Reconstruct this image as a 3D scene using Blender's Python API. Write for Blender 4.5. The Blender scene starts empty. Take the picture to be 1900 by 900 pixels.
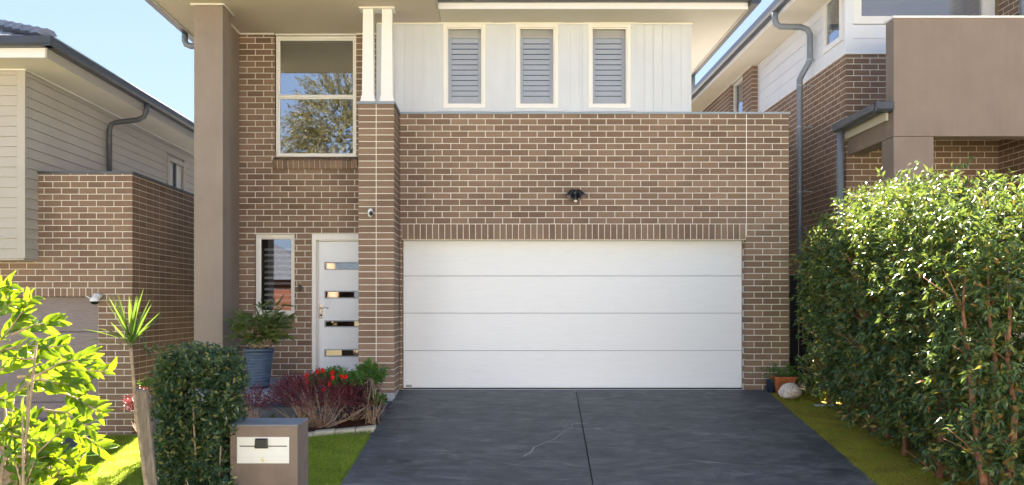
import bpy, math, random
import numpy as np
from mathutils import Vector, Matrix
random.seed(7)
rng = np.random.default_rng(7)
R = math.radians
scene = bpy.context.scene
COL = scene.collection

# ------------------------------------------------------------------ camera, sky, sun, exposure
CAMZ = 1.187
F = 1560.0
cam_d = bpy.data.cameras.new("camera")
cam = bpy.data.objects.new("camera", cam_d)
COL.objects.link(cam)
cam.location = (0, 0, CAMZ)
cam.rotation_euler = (R(90), 0, 0)
cam_d.sensor_width = 36.0
cam_d.lens = 36.0 * F / 1900.0
cam_d.shift_x = (950 - 911) / 1900.0
cam_d.shift_y = (565 - 450) / 1900.0
cam_d.clip_end = 3000
scene.camera = cam

SUN_EL, SUN_AZ = 42.0, -2.0        # azimuth from +Y towards +X: the sun stands behind the houses
world = bpy.data.worlds.new("World")
scene.world = world
world.use_nodes = True
wn = world.node_tree.nodes
wl = world.node_tree.links
bg = wn["Background"]
sky = wn.new("ShaderNodeTexSky")
sky.sky_type = 'NISHITA'
sky.sun_disc = False
sky.sun_elevation = R(SUN_EL)
sky.sun_rotation = R(SUN_AZ)
sky.air_density = 1.0
sky.dust_density = 0.0
sky.ozone_density = 1.5
# a softer, more even winter sky: the same gradient over the whole dome, flattened and tinted as one
gam = wn.new("ShaderNodeGamma"); gam.inputs[1].default_value = .36
tint = wn.new("ShaderNodeMix"); tint.data_type = 'RGBA'; tint.blend_type = 'MULTIPLY'; tint.inputs[0].default_value = 1.0
tint.inputs[7].default_value = (.60, .76, 1.0, 1)
wl.new(sky.outputs[0], gam.inputs[0]); wl.new(gam.outputs[0], tint.inputs[6]); wl.new(tint.outputs[2], bg.inputs[0])
bg.inputs[1].default_value = 0.060
sun_d = bpy.data.lights.new("sun", 'SUN')
sun_d.energy = 5.0
sun_d.angle = R(0.5)
sun_d.color = (1.0, 0.93, 0.82)
sun = bpy.data.objects.new("sun", sun_d)
COL.objects.link(sun)
sv = Vector((math.cos(R(SUN_EL)) * math.sin(R(SUN_AZ)), math.cos(R(SUN_EL)) * math.cos(R(SUN_AZ)), math.sin(R(SUN_EL))))
sun.rotation_euler = (-sv).to_track_quat('-Z', 'Y').to_euler()
sun.location = (0, 30, 40)
scene.view_settings.view_transform = 'Standard'
scene.view_settings.look = 'None'
scene.view_settings.exposure = 3.5
scene.view_settings.use_white_balance = True
scene.view_settings.white_balance_temperature = 7050
scene.view_settings.white_balance_tint = 15
scene.view_settings.gamma = 1.0

# ------------------------------------------------------------------ materials
def lin(c):
    return tuple(((x / 255.0) / 12.92 if x / 255.0 <= .04045 else ((x / 255.0 + .055) / 1.055) ** 2.4) for x in c)

class NT:
    def __init__(s, name):
        s.m = bpy.data.materials.new(name)
        s.m.use_nodes = True
        s.n = s.m.node_tree.nodes
        s.l = s.m.node_tree.links
        s.p = s.n["Principled BSDF"]
        s.out = s.n["Material Output"]
    def node(s, t, **kw):
        n = s.n.new(t)
        for k, v in kw.items():
            setattr(n, k, v)
        return n
    def link(s, a, b):
        s.l.new(a, b)
    def noise(s, scale, detail=4, rough=.55, vec=None, dist=0):
        n = s.node("ShaderNodeTexNoise")
        n.inputs["Scale"].default_value = scale
        n.inputs["Detail"].default_value = detail
        n.inputs["Roughness"].default_value = rough
        n.inputs["Distortion"].default_value = dist
        if vec is not None:
            s.link(vec, n.inputs["Vector"])
        return n.outputs[0]
    def pos(s, scale=(1, 1, 1)):
        g = s.node("ShaderNodeNewGeometry")
        m = s.node("ShaderNodeMapping")
        m.inputs["Scale"].default_value = scale
        s.link(g.outputs["Position"], m.inputs["Vector"])
        return m.outputs[0]
    def ramp(s, fac, stops):
        r = s.node("ShaderNodeValToRGB")
        e = r.color_ramp.elements
        while len(e) < len(stops):
            e.new(.5)
        for i, (p, c) in enumerate(stops):
            e[i].position = p
            e[i].color = (*c, 1)
        s.link(fac, r.inputs[0])
        return r.outputs[0]
    def mix(s, fac, a, b, mode='MIX'):
        m = s.node("ShaderNodeMix", data_type='RGBA', blend_type=mode)
        if isinstance(fac, (int, float)):
            m.inputs[0].default_value = fac
        else:
            s.link(fac, m.inputs[0])
        for sock, v in ((m.inputs[6], a), (m.inputs[7], b)):
            if isinstance(v, tuple):
                sock.default_value = (*v, 1)
            else:
                s.link(v, sock)
        return m.outputs[2]
    def math(s, op, a, b=None, clamp=False):
        m = s.node("ShaderNodeMath", operation=op, use_clamp=clamp)
        for i, v in enumerate((a, b)):
            if v is None:
                continue
            if isinstance(v, (int, float)):
                m.inputs[i].default_value = v
            else:
                s.link(v, m.inputs[i])
        return m.outputs[0]
    def rand(s):
        oi = s.node("ShaderNodeObjectInfo")
        g = s.node("ShaderNodeNewGeometry")
        return s.math('FRACT', s.math('ADD', s.math('MULTIPLY', oi.outputs["Random"], 7.3), g.outputs["Random Per Island"]))
    def bump(s, h, strength=.3, dist=.01):
        b = s.node("ShaderNodeBump")
        b.inputs["Strength"].default_value = strength
        b.inputs["Distance"].default_value = dist
        s.link(h, b.inputs["Height"])
        s.link(b.outputs[0], s.p.inputs["Normal"])
    def col(s, c):
        if isinstance(c, tuple):
            s.p.inputs["Base Color"].default_value = (*c, 1)
        else:
            s.link(c, s.p.inputs["Base Color"])
    def set(s, rough=.6, metal=0, spec=.5):
        s.p.inputs["Roughness"].default_value = rough
        s.p.inputs["Metallic"].default_value = metal
        s.p.inputs["Specular IOR Level"].default_value = spec

def plain(name, c, rough=.5, metal=0, spec=.5, var=.12, nscale=6, bump=0, bscale=120, streak=0):
    """paint, render or metal with soft wear in its colour and fine relief"""
    t = NT(name)
    n = t.noise(nscale, 5, .6, t.pos())
    a = tuple(x * (1 - var) for x in c)
    b = tuple(min(1, x * (1 + var)) for x in c)
    cc = t.ramp(n, [(.3, a), (.7, b)])
    if streak:
        s_ = t.noise(5, 5, .65, t.pos((2.2, 2.2, .22)), .3)
        cc = t.mix(1.0, cc, t.ramp(s_, [(.36, (1 - streak,) * 3), (.55, (1.0, 1.0, 1.0)), (.75, (1 + streak * .5,) * 3)]), 'MULTIPLY')
    t.col(cc)
    t.set(rough, metal, spec)
    if bump:
        t.bump(t.noise(bscale, 3, .6, t.pos()), bump, .004)
    return t.m

def brick_mat(name, c1, c2, c3, dirt=.25):
    t = NT(name)
    r = t.rand()
    base = t.ramp(r, [(0, c1), (.45, c2), (.8, c3), (1, tuple(x * .82 for x in c1))])
    fine = t.noise(60, 4, .7, t.pos((1, 1, 2.5)))
    c = t.mix(t.math('MULTIPLY', fine, .45), base, tuple(min(1, x * 1.7) for x in c3))
    big = t.noise(.9, 4, .6, t.pos())
    dk = t.ramp(big, [(.35, (1 - dirt,) * 3), (.65, (1.0, 1.0, 1.0))])
    c = t.mix(1.0, c, dk, 'MULTIPLY')
    eff = t.ramp(t.noise(7, 6, .75, t.pos((1, 1, 1.6))), [(.66, (0, 0, 0)), (.8, (1, 1, 1))])
    c = t.mix(t.math('MULTIPLY', eff, .16), c, (.55, .5, .45))
    t.col(c)
    t.set(.85, 0, .25)
    t.bump(t.noise(90, 4, .7, t.pos()), .5, .004)
    return t.m

M = {}
M['brick'] = brick_mat("brick_taupe", (.165, .106, .074), (.215, .142, .100), (.275, .188, .135))
M['brick_l'] = brick_mat("brick_warm_brown", (.190, .118, .086), (.225, .145, .105), (.265, .175, .125))
M['brick_r'] = brick_mat("brick_chestnut", (.185, .115, .082), (.215, .135, .096), (.25, .165, .118))
def mortar_mat():
    t = NT("mortar_cream")
    n = t.noise(40, 4, .7, t.pos())
    c = t.ramp(n, [(.3, (.62, .58, .51)), (.7, (.76, .72, .64))])
    t.col(c); t.set(.95, 0, .1)
    t.bump(t.noise(200, 3, .6, t.pos()), .4, .003)
    return t.m
M['mortar'] = mortar_mat()
M['render'] = plain("render_taupe", (.285, .235, .205), .9, 0, .2, .08, 2.5, .6, 160, .04)
M['render_r'] = plain("render_mushroom", (.27, .215, .185), .9, 0, .2, .07, 2.5, .6, 160, .035)
M['render_box'] = plain("render_letterbox", (.25, .195, .165), .9, 0, .2, .11, 7, .8, 240, .04)
M['white'] = plain("white_paint", (.80, .80, .80), .45, 0, .4, .025, 3, .08, 80)
M['frame'] = plain("window_frame_white", (.80, .79, .76), .35, 0, .5, .02, 3)
M['clad'] = plain("cladding_white_grey", (.62, .66, .72), .6, 0, .3, .04, 2, .1, 90, .03)
M['clad_r'] = plain("cladding_cool_white", (.72, .75, .79), .55, 0, .3, .03, 2)
M['clad_l'] = plain("cladding_greige", (.47, .44, .40), .6, 0, .3, .05, 2, .1, 90)
M['soffit'] = plain("soffit_paint", (.60, .53, .47), .8, 0, .2, .05, 1.2)
M['soffit_l'] = plain("soffit_cream_paint", (.66, .62, .55), .8, 0, .2, .04, 1.2)
M['fascia'] = plain("fascia_white", (.80, .80, .81), .5, 0, .4, .03, 3)
M['gutter'] = plain("gutter_charcoal", (.055, .065, .085), .35, .2, .5, .12, 4)
M['pipe'] = plain("downpipe_bluegrey", (.20, .235, .275), .4, .1, .5, .12, 5)
M['pipe_dark'] = plain("downpipe_charcoal", (.085, .095, .11), .4, .2, .5, .12, 5)
M['coping'] = plain("coping_steel_grey", (.26, .31, .35), .4, .3, .5, .08, 4)
M['door_white'] = plain("front_door_white", (.80, .84, .88), .4, 0, .5, .02, 3)
M['slab_light'] = plain("slab_edge_grey", (.36, .40, .44), .85, 0, .2, .12, 4, .4)
M['black'] = plain("black_plastic", (.012, .014, .018), .35, 0, .5, .2, 10)
M['offwhite'] = plain("white_plastic", (.78, .80, .80), .35, 0, .5, .03, 10)
M['chrome'] = plain("satin_chrome", (.75, .72, .68), .25, .9, .5, .05, 10)
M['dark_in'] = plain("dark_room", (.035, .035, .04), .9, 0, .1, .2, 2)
M['fence'] = plain("black_fence_paint", (.012, .013, .017), .6, 0, .3, .2, 8)
M['terracotta'] = plain("terracotta", (.45, .14, .06), .8, 0, .2, .2, 14, .3)
M['bark'] = plain("bark_red_brown", (.30, .15, .09), .85, 0, .2, .35, 25, .8, 60)
M['bark_pale'] = plain("bark_pale_tan", (.36, .28, .20), .85, 0, .2, .3, 25, .8, 60)
M['twig'] = plain("twig_grey_tan", (.34, .24, .19), .85, 0, .2, .3, 30, .6, 80)
M['petal'] = plain("petal_red", (.75, .018, .012), .5, 0, .3, .15, 30)
M['yellow_paint'] = plain("number_gold", (.75, .55, .12), .5, 0, .4, .1, 20)
M['rust'] = plain("lintel_cream_steel", (.66, .57, .44), .6, 0, .3, .15, 6)
M['asphalt'] = plain("asphalt", (.055, .055, .058), .9, 0, .2, .25, 9, .5)
M['concrete'] = plain("concrete_pale", (.50, .48, .45), .9, 0, .2, .15, 5, .4)
M['stone_edge'] = plain("edging_sandstone", (.50, .45, .36), .9, 0, .2, .2, 14, .5)
M['roof_dark'] = plain("roof_sheet_dark", (.05, .055, .065), .6, .1, .4, .12, 3)
M['tile'] = plain("roof_tile_slate", (.17, .20, .26), .55, 0, .5, .22, 9, .4)
M['shutter'] = plain("shutter_white", (.66, .65, .63), .5, 0, .3, .03, 5)
M['mulch'] = plain("mulch_red_brown", (.075, .030, .020), .95, 0, .1, .5, 45, .9, 60)

def glass_mat(name, refl, tint=(.75, .8, .82)):
    t = NT(name)
    tr = t.node("ShaderNodeBsdfTransparent"); tr.inputs[0].default_value = (*tint, 1)
    gl = t.node("ShaderNodeBsdfGlossy"); gl.inputs["Roughness"].default_value = .01
    gl.inputs[0].default_value = (.93, .95, 1.0, 1)
    b = t.node("ShaderNodeBump"); b.inputs["Strength"].default_value = .02; b.inputs["Distance"].default_value = .02
    t.link(t.noise(1.6, 2, .4, t.pos()), b.inputs["Height"]); t.link(b.outputs[0], gl.inputs["Normal"])
    fr = t.node("ShaderNodeLayerWeight"); fr.inputs[0].default_value = .25
    fac = t.math('ADD', t.math('MULTIPLY', fr.outputs["Fresnel"], .5), refl, True)
    mx = t.node("ShaderNodeMixShader")
    t.link(fac, mx.inputs[0]); t.link(tr.outputs[0], mx.inputs[1]); t.link(gl.outputs[0], mx.inputs[2])
    t.link(mx.outputs[0], t.out.inputs["Surface"])
    return t.m
M['glass'] = glass_mat("window_glass", .38)
M['glass_soft'] = glass_mat("shuttered_window_glass", .06, (.90, .91, .92))
M['glass_amber'] = glass_mat("door_light_glass", .22, (.5, .42, .3))
M["glass_low"] = glass_mat("entry_window_glass", .22, (.8, .84, .86))

def leaf_mat(name, stops, rough=.35, trans=.35, tcol=(.35, .55, .05), spec=.5):
    t = NT(name)
    c = t.ramp(t.rand(), stops)
    n = t.noise(3.5, 3, .6, t.pos())
    c = t.mix(t.math('MULTIPLY', n, .35), c, tuple(min(1, x * .55) for x in stops[0][1]))
    t.col(c); t.set(rough, 0, spec)
    tr = t.node("ShaderNodeBsdfTranslucent")
    t.link(t.mix(.6, c, tcol), tr.inputs[0])
    mx = t.node("ShaderNodeMixShader"); mx.inputs[0].default_value = trans
    t.link(t.p.outputs[0], mx.inputs[1]); t.link(tr.outputs[0], mx.inputs[2])
    t.link(mx.outputs[0], t.out.inputs["Surface"])
    return t.m
M['leaf_hedge'] = leaf_mat("leaf_lilly_pilly", [(0, (.030, .075, .034)), (.40, (.085, .165, .068)), (.78, (.17, .26, .070)), (.94, (.32, .28, .05)), (1, (.42, .17, .05))], .27, .22, (.26, .36, .04))
M['leaf_shrub'] = leaf_mat("leaf_clipped_shrub", [(0, (.020, .055, .036)), (.45, (.048, .105, .066)), (.80, (.10, .155, .055)), (.93, (.20, .22, .06)), (1, (.38, .33, .12))], .20, .25, (.25, .40, .04))
M['leaf_bright'] = leaf_mat("leaf_lime", [(0, (.040, .12, .012)), (.45, (.10, .22, .014)), (1, (.20, .31, .018))], .22, .42, (.27, .37, .006))
M['leaf_spike'] = leaf_mat("leaf_spiky", [(0, (.045, .12, .03)), (.6, (.08, .18, .03)), (1, (.17, .24, .05))], .4, .3, (.2, .3, .03))
M['leaf_palm'] = leaf_mat("leaf_pot_palm", [(0, (.045, .085, .030)), (.7, (.085, .14, .035)), (1, (.20, .24, .05))], .4, .3, (.3, .4, .05))
M['leaf_red'] = leaf_mat("leaf_burgundy", [(0, (.075, .016, .026)), (.5, (.17, .030, .044)), (1, (.30, .06, .07))], .5, .25, (.4, .06, .06))
M['leaf_plum'] = leaf_mat("leaf_dark_plum", [(0, (.028, .014, .026)), (.6, (.055, .022, .040)), (1, (.10, .03, .05))], .5, .2, (.2, .03, .08))
M['leaf_green'] = leaf_mat("leaf_mid_green", [(0, (.04, .11, .03)), (.5, (.07, .18, .04)), (1, (.14, .30, .05))], .35, .35, (.3, .5, .05))
M['leaf_gum'] = leaf_mat("leaf_gum_olive", [(0, (.035, .036, .018)), (.6, (.06, .056, .026)), (1, (.13, .105, .045))], .5, .3, (.4, .35, .1))
M['leaf_grass'] = leaf_mat("grass_blade", [(0, (.18, .27, .035)), (.6, (.31, .41, .045)), (1, (.50, .52, .10))], .5, .45, (.4, .55, .04))
M['leaf_moss'] = leaf_mat("moss_olive_gold", [(0, (.20, .33, .03)), (.4, (.34, .40, .04)), (.8, (.46, .42, .06)), (1, (.42, .18, .06))], .7, .3, (.45, .4, .03))

def ground_mat():
    t = NT("soil_and_grass")
    a = t.noise(3, 5, .6, t.pos())
    c = t.ramp(a, [(.3, (.13, .125, .075)), (.6, (.17, .155, .10)), (.75, (.20, .165, .12))])
    t.col(c); t.set(.95, 0, .1); t.bump(t.noise(30, 5, .7, t.pos()), .6, .02)
    return t.m
M['ground'] = ground_mat()

def turf_mat(name, a_, b_, c_):
    t = NT(name)
    n = t.noise(55, 5, .75, t.pos())
    m_ = t.noise(3, 4, .6, t.pos())
    c = t.ramp(n, [(.3, a_), (.5, b_), (.72, c_)])
    c = t.mix(1.0, c, t.ramp(m_, [(.35, (.75, .8, .7)), (.65, (1.15, 1.1, 1.0))]), 'MULTIPLY')
    t.col(c); t.set(.95, 0, .1); t.bump(n, 1.0, .02)
    return t.m
M['turf'] = turf_mat("turf", (.09, .14, .02), (.20, .28, .035), (.36, .42, .07))
M['mossbed'] = turf_mat("moss_bed", (.12, .06, .025), (.26, .22, .04), (.44, .42, .07))
def driveway_mat():
    t = NT("driveway_sealed_concrete")
    a = t.noise(.8, 6, .62, t.pos((1, 2.6, 1)), .6)
    c = t.ramp(a, [(.3, (.058, .066, .075)), (.5, (.084, .092, .100)), (.72, (.132, .138, .142))])
    # trowelled swirls: thin pale streaks that follow a warped flow
    w = t.noise(.55, 4, .6, t.pos((.8, 1.6, 1)), 1.5)
    st = t.noise(1.5, 9, .72, t.pos((.8, 2.6, 1)), 2.4)
    sw = t.ramp(st, [(.50, (0, 0, 0)), (.58, (.4, .4, .4)), (.68, (1, 1, 1))])
    patch = t.ramp(w, [(.40, (.20, .20, .20)), (.55, (1, 1, 1))])
    c = t.mix(t.math('MULTIPLY', t.math('MULTIPLY', sw, patch), .62), c, (.27, .27, .26))
    blot = t.ramp(t.noise(2.4, 5, .65, t.pos((1, 1.8, 1)), 1.2), [(.36, (.62, .62, .65)), (.56, (1.0, 1.0, 1.0)), (.70, (1.38, 1.35, 1.30))])
    c = t.mix(1.0, c, blot, 'MULTIPLY')
    sp = t.ramp(t.noise(150, 3, .7, t.pos()), [(.3, (.80, .80, .80)), (.7, (1.15, 1.15, 1.15))])
    c = t.mix(1.0, c, sp, 'MULTIPLY')
    t.col(c)
    t.link(t.ramp(a, [(.3, (.45,) * 3), (.7, (.68,) * 3)]), t.p.inputs["Roughness"])
    t.p.inputs["Specular IOR Level"].default_value = .4
    t.bump(t.noise(26, 6, .7, t.pos((1, 2, 1))), .3, .006)
    return t.m
M['drive'] = driveway_mat()
M['path'] = plain("path_dark_concrete", (.085, .10, .13), .7, 0, .35, .2, 4, .3)
M['porch'] = plain("porch_bluegrey_concrete", (.27, .31, .37), .75, 0, .3, .12, 4, .3)

def garage_mat(name, c1, c2, emb=.25):
    t = NT(name)
    g = t.noise(4, 6, .65, t.pos((1.2, 1, 22)), .4)
    t.col(t.ramp(g, [(.3, c1), (.7, c2)])); t.set(.42, 0, .45)
    t.bump(g, emb, .004)
    return t.m
M['garage'] = garage_mat("garage_panel_white", (.76, .80, .84), (.82, .86, .89))
M['garage_l'] = garage_mat("garage_panel_timber_grey", (.17, .14, .145), (.27, .225, .225), .5)
def wood_mat():
    t = NT("weathered_stake")
    g = t.noise(9, 6, .7, t.pos((6, 6, .8)), .5)
    t.col(t.ramp(g, [(.3, (.16, .13, .11)), (.7, (.38, .32, .27))])); t.set(.9, 0, .1); t.bump(g, .6, .01)
    return t.m
M['wood'] = wood_mat()
def pot_mat():
    t = NT("glazed_pot_blue")
    g = t.noise(6, 5, .6, t.pos((1, 1, 3)))
    t.col(t.ramp(g, [(.3, (.035, .065, .115)), (.7, (.075, .115, .18))])); t.set(.38, 0, .5)
    return t.m
M['pot'] = pot_mat()
def rock_mat():
    t = NT("white_swirled_stone")
    g = t.noise(16, 6, .7, t.pos(), 2.5)
    t.col(t.ramp(g, [(.36, (.36, .22, .16)), (.47, (.68, .58, .50)), (.6, (.82, .78, .74))])); t.set(.8, 0, .2); t.bump(g, .8, .02)
    return t.m
M['rock'] = rock_mat()

# ------------------------------------------------------------------ building helpers
WM = {}
class MB:
    def __init__(s):
        s.v = []; s.f = []
    def box(s, x0, x1, y0, y1, z0, z1):
        b = len(s.v)
        s.v += [(x0, y0, z0), (x1, y0, z0), (x1, y1, z0), (x0, y1, z0), (x0, y0, z1), (x1, y0, z1), (x1, y1, z1), (x0, y1, z1)]
        s.f += [(b, b + 3, b + 2, b + 1), (b + 4, b + 5, b + 6, b + 7), (b, b + 1, b + 5, b + 4), (b + 1, b + 2, b + 6, b + 5), (b + 2, b + 3, b + 7, b + 6), (b + 3, b, b + 4, b + 7)]
        return s
    def hexa(s, p):
        b = len(s.v); s.v += [tuple(q) for q in p]
        s.f += [(b, b + 3, b + 2, b + 1), (b + 4, b + 5, b + 6, b + 7), (b, b + 1, b + 5, b + 4), (b + 1, b + 2, b + 6, b + 5), (b + 2, b + 3, b + 7, b + 6), (b + 3, b, b + 4, b + 7)]
        return s
    def poly(s, pts):
        b = len(s.v); s.v += [tuple(p) for p in pts]; s.f.append(tuple(range(b, b + len(pts)))); return s
    def extrude(s, prof, a, b_):
        """profile points prof(list of offset vectors) swept from point a to point b_"""
        b = len(s.v); n = len(prof)
        for o in (a, b_):
            s.v += [(o[0] + q[0], o[1] + q[1], o[2] + q[2]) for q in prof]
        for i in range(n):
            j = (i + 1) % n
            s.f.append((b + i, b + j, b + n + j, b + n + i))
        s.f.append(tuple(b + i for i in reversed(range(n)))); s.f.append(tuple(b + n + i for i in range(n)))
        return s
    def tube(s, path, rad, n=8, cap=True):
        path = [Vector(p) for p in path]
        if not hasattr(rad, '__len__'):
            rad = [rad] * len(path)
        b = len(s.v)
        up = None
        for i, p in enumerate(path):
            d = (path[min(i + 1, len(path) - 1)] - path[max(i - 1, 0)])
            d = d.normalized() if d.length > 1e-9 else Vector((0, 0, 1))
            if up is None:
                up = d.orthogonal().normalized()
            up = (up - d * up.dot(d)); up = up.normalized() if up.length > 1e-6 else d.orthogonal().normalized()
            sd = d.cross(up)
            for k in range(n):
                a = 2 * math.pi * k / n
                q = p + (up * math.cos(a) + sd * math.sin(a)) * rad[i]
                s.v.append(tuple(q))
        for i in range(len(path) - 1):
            for k in range(n):
                k2 = (k + 1) % n
                s.f.append((b + i * n + k, b + i * n + k2, b + (i + 1) * n + k2, b + (i + 1) * n + k))
        if cap:
            s.f.append(tuple(b + k for k in reversed(range(n))))
            s.f.append(tuple(b + (len(path) - 1) * n + k for k in range(n)))
        return s
    def lathe(s, c, prof, n=24):
        b = len(s.v)
        for r, z in prof:
            for k in range(n):
                a = 2 * math.pi * k / n
                s.v.append((c[0] + r * math.cos(a), c[1] + r * math.sin(a), c[2] + z))
        for i in range(len(prof) - 1):
            for k in range(n):
                k2 = (k + 1) % n
                s.f.append((b + i * n + k, b + i * n + k2, b + (i + 1) * n + k2, b + (i + 1) * n + k))
        return s
    def build(s, name, mat, parent=None, smooth=False, bevel=0):
        v = np.array(s.v, dtype=float)
        c = (v.max(0) + v.min(0)) / 2
        c[2] = v[:, 2].min()
        me = bpy.data.meshes.new(name)
        me.from_pydata([tuple(q) for q in (v - c)], [], s.f)
        me.materials.append(mat)
        if smooth:
            me.polygons.foreach_set("use_smooth", [True] * len(me.polygons))
        o = bpy.data.objects.new(name, me)
        COL.objects.link(o)
        link(o, tuple(c), parent)
        if bevel:
            m = o.modifiers.new("bevel", 'BEVEL'); m.width = bevel; m.segments = 2; m.limit_method = 'ANGLE'
        return o

def link(o, loc, parent=None):
    o.location = loc
    WM[o] = Vector(loc)
    if parent is not None:
        o.parent = parent
        o.matrix_parent_inverse = Matrix.Translation(-WM[parent])

def tag(o, label=None, cat=None, group=None, kind=None):
    if label: o['label'] = label
    if cat: o['category'] = cat
    if group: o['group'] = group
    if kind: o['kind'] = kind
    return o

def thing(name, loc, label, cat, group=None):
    o = bpy.data.objects.new(name, None); COL.objects.link(o); o.empty_display_size = .2
    link(o, loc); return tag(o, label, cat, group)

def struct(o):
    o['kind'] = 'structure'; return o

def holed(x0, x1, z0, z1, holes):
    """cells of a rectangle left over round rectangular holes"""
    xs = sorted({x0, x1, *[min(max(h[i], x0), x1) for h in holes for i in (0, 1)]})
    zs = sorted({z0, z1, *[min(max(h[i], z0), z1) for h in holes for i in (2, 3)]})
    out = []
    for a, b in zip(xs, xs[1:]):
        for c, d in zip(zs, zs[1:]):
            mx, mz = (a + b) / 2, (c + d) / 2
            if not any(h[0] < mx < h[1] and h[2] < mz < h[3] for h in holes):
                out.append((a, b, c, d))
    return out

# ---- bricks
H, BW = .086, .24
def courses(out, O, th, L, z0, z1, holes=(), phase=0, retL=False, retR=False, side=False, sideR=False, stack=False, zbase=-.01):
    k0 = math.floor((z0 - zbase) / H + 1e-6); k1 = math.ceil((z1 - zbase) / H - 1e-6)
    for k in range(k0, k1):
        za, zb = max(z0, zbase + k * H), min(z1, zbase + k * H + H - .010)
        even = (k + phase) % 2 == 0
        cuts = sorted({za, zb, *[q for h in holes for q in h[2:] if za + .012 < q < zb - .012]})
        for a, b in zip(cuts, cuts[1:]):
            if b - a < .012: continue
            mz = (a + b) / 2
            s0 = (.12 if (even or side == 2) else .24) if side else 0.0
            e0 = L - ((.12 if even else .24) if sideR else 0.0)
            act = [h for h in holes if h[2] < mz < h[3]]
            u = (0 if even else -BW / 2) if not stack else 0
            if side and not even: u = 0
            while u < e0 - .02:
                p0, p1 = max(u, s0), min(u + BW - .01, e0)
                if e0 - (u + BW) < .03: p1 = e0
                segs = [(p0, p1)] if p1 - p0 > .02 else []
                for h in act:
                    ns = []
                    for q0, q1 in segs:
                        if q1 <= h[0] or q0 >= h[1]: ns.append((q0, q1)); continue
                        if h[0] - q0 > .02: ns.append((q0, h[0]))
                        if q1 - h[1] > .02: ns.append((h[1], q1))
                    segs = ns
                for q0, q1 in segs:
                    w = q1 - q0; d = .03
                    if any(abs(q0 - h[1]) < .005 or abs(q1 - h[0]) < .005 for h in act): d = .1
                    if (retL and abs(q0) < .005) or (retR and abs(q1 - L) < .005): d = .11 if w > .17 else .23
                    uc = (q0 + q1) / 2
                    x, y = O[0] + math.cos(th) * uc, O[1] + math.sin(th) * uc
                    out.append((x, y, a, w, b - a, d, th))
                u += BW
                if e0 - u < .03: break

def brick_verts(w, h, d):
    e = .0025
    return ([(-w / 2 + e, 0, e), (w / 2 - e, 0, e), (w / 2 - e, 0, h - e), (-w / 2 + e, 0, h - e),
             (-w / 2, e, 0), (w / 2, e, 0), (w / 2, e, h), (-w / 2, e, h),
             (-w / 2, d, 0), (w / 2, d, 0), (w / 2, d, h), (-w / 2, d, h)])
BF = [(0, 1, 2, 3), (4, 5, 1, 0), (5, 6, 2, 1), (6, 7, 3, 2), (7, 4, 0, 3), (8, 9, 5, 4), (9, 10, 6, 5), (10, 11, 7, 6), (11, 8, 4, 7)]
BRK = {}
def proj_area(b):
    x, y, z, w, h, d, th = b
    n = (math.sin(th), -math.cos(th))
    s = F / y
    px, py = 911 + x * s, 565 - (z + h / 2 - CAMZ) * s
    if not (0 < px < 1900 and 0 < py < 900): return 0
    r = math.hypot(x, y)
    cs = max(0, (-x * n[0] - y * n[1]) / r)
    return w * h * s * s * cs
def lay_bricks(bricks, house, mat, skip=lambda b: False, part='brick'):
    order = sorted(range(len(bricks)), key=lambda i: -(0 if skip(bricks[i]) else proj_area(bricks[i])))
    single = set(order[:300])
    V_, F_ = [], []
    for i, b in enumerate(bricks):
        x, y, z, w, h, d, th = b
        jit = random.uniform(-.0005, .0005)
        x += math.sin(th) * jit; y += -math.cos(th) * jit
        if i in single:
            key = (mat.name, round(w, 3), round(h, 3), d)
            me = BRK.get(key)
            if me is None:
                me = bpy.data.meshes.new('brick'); me.from_pydata(brick_verts(w, h, d), [], BF); me.materials.append(mat); BRK[key] = me
            o = bpy.data.objects.new(part, me); COL.objects.link(o)
            link(o, (x, y, z), house); o.rotation_euler = (0, 0, th)
        else:
            k = len(V_); c, s_ = math.cos(th), math.sin(th)
            V_ += [(x + c * q[0] - s_ * q[1], y + s_ * q[0] + c * q[1], z + q[2]) for q in brick_verts(w, h, d)]
            F_ += [tuple(k + j for j in f) for f in BF]
    if V_:
        m = MB(); m.v, m.f = V_, F_
        tag(m.build('brickwork', mat, house), kind='stuff')

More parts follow.
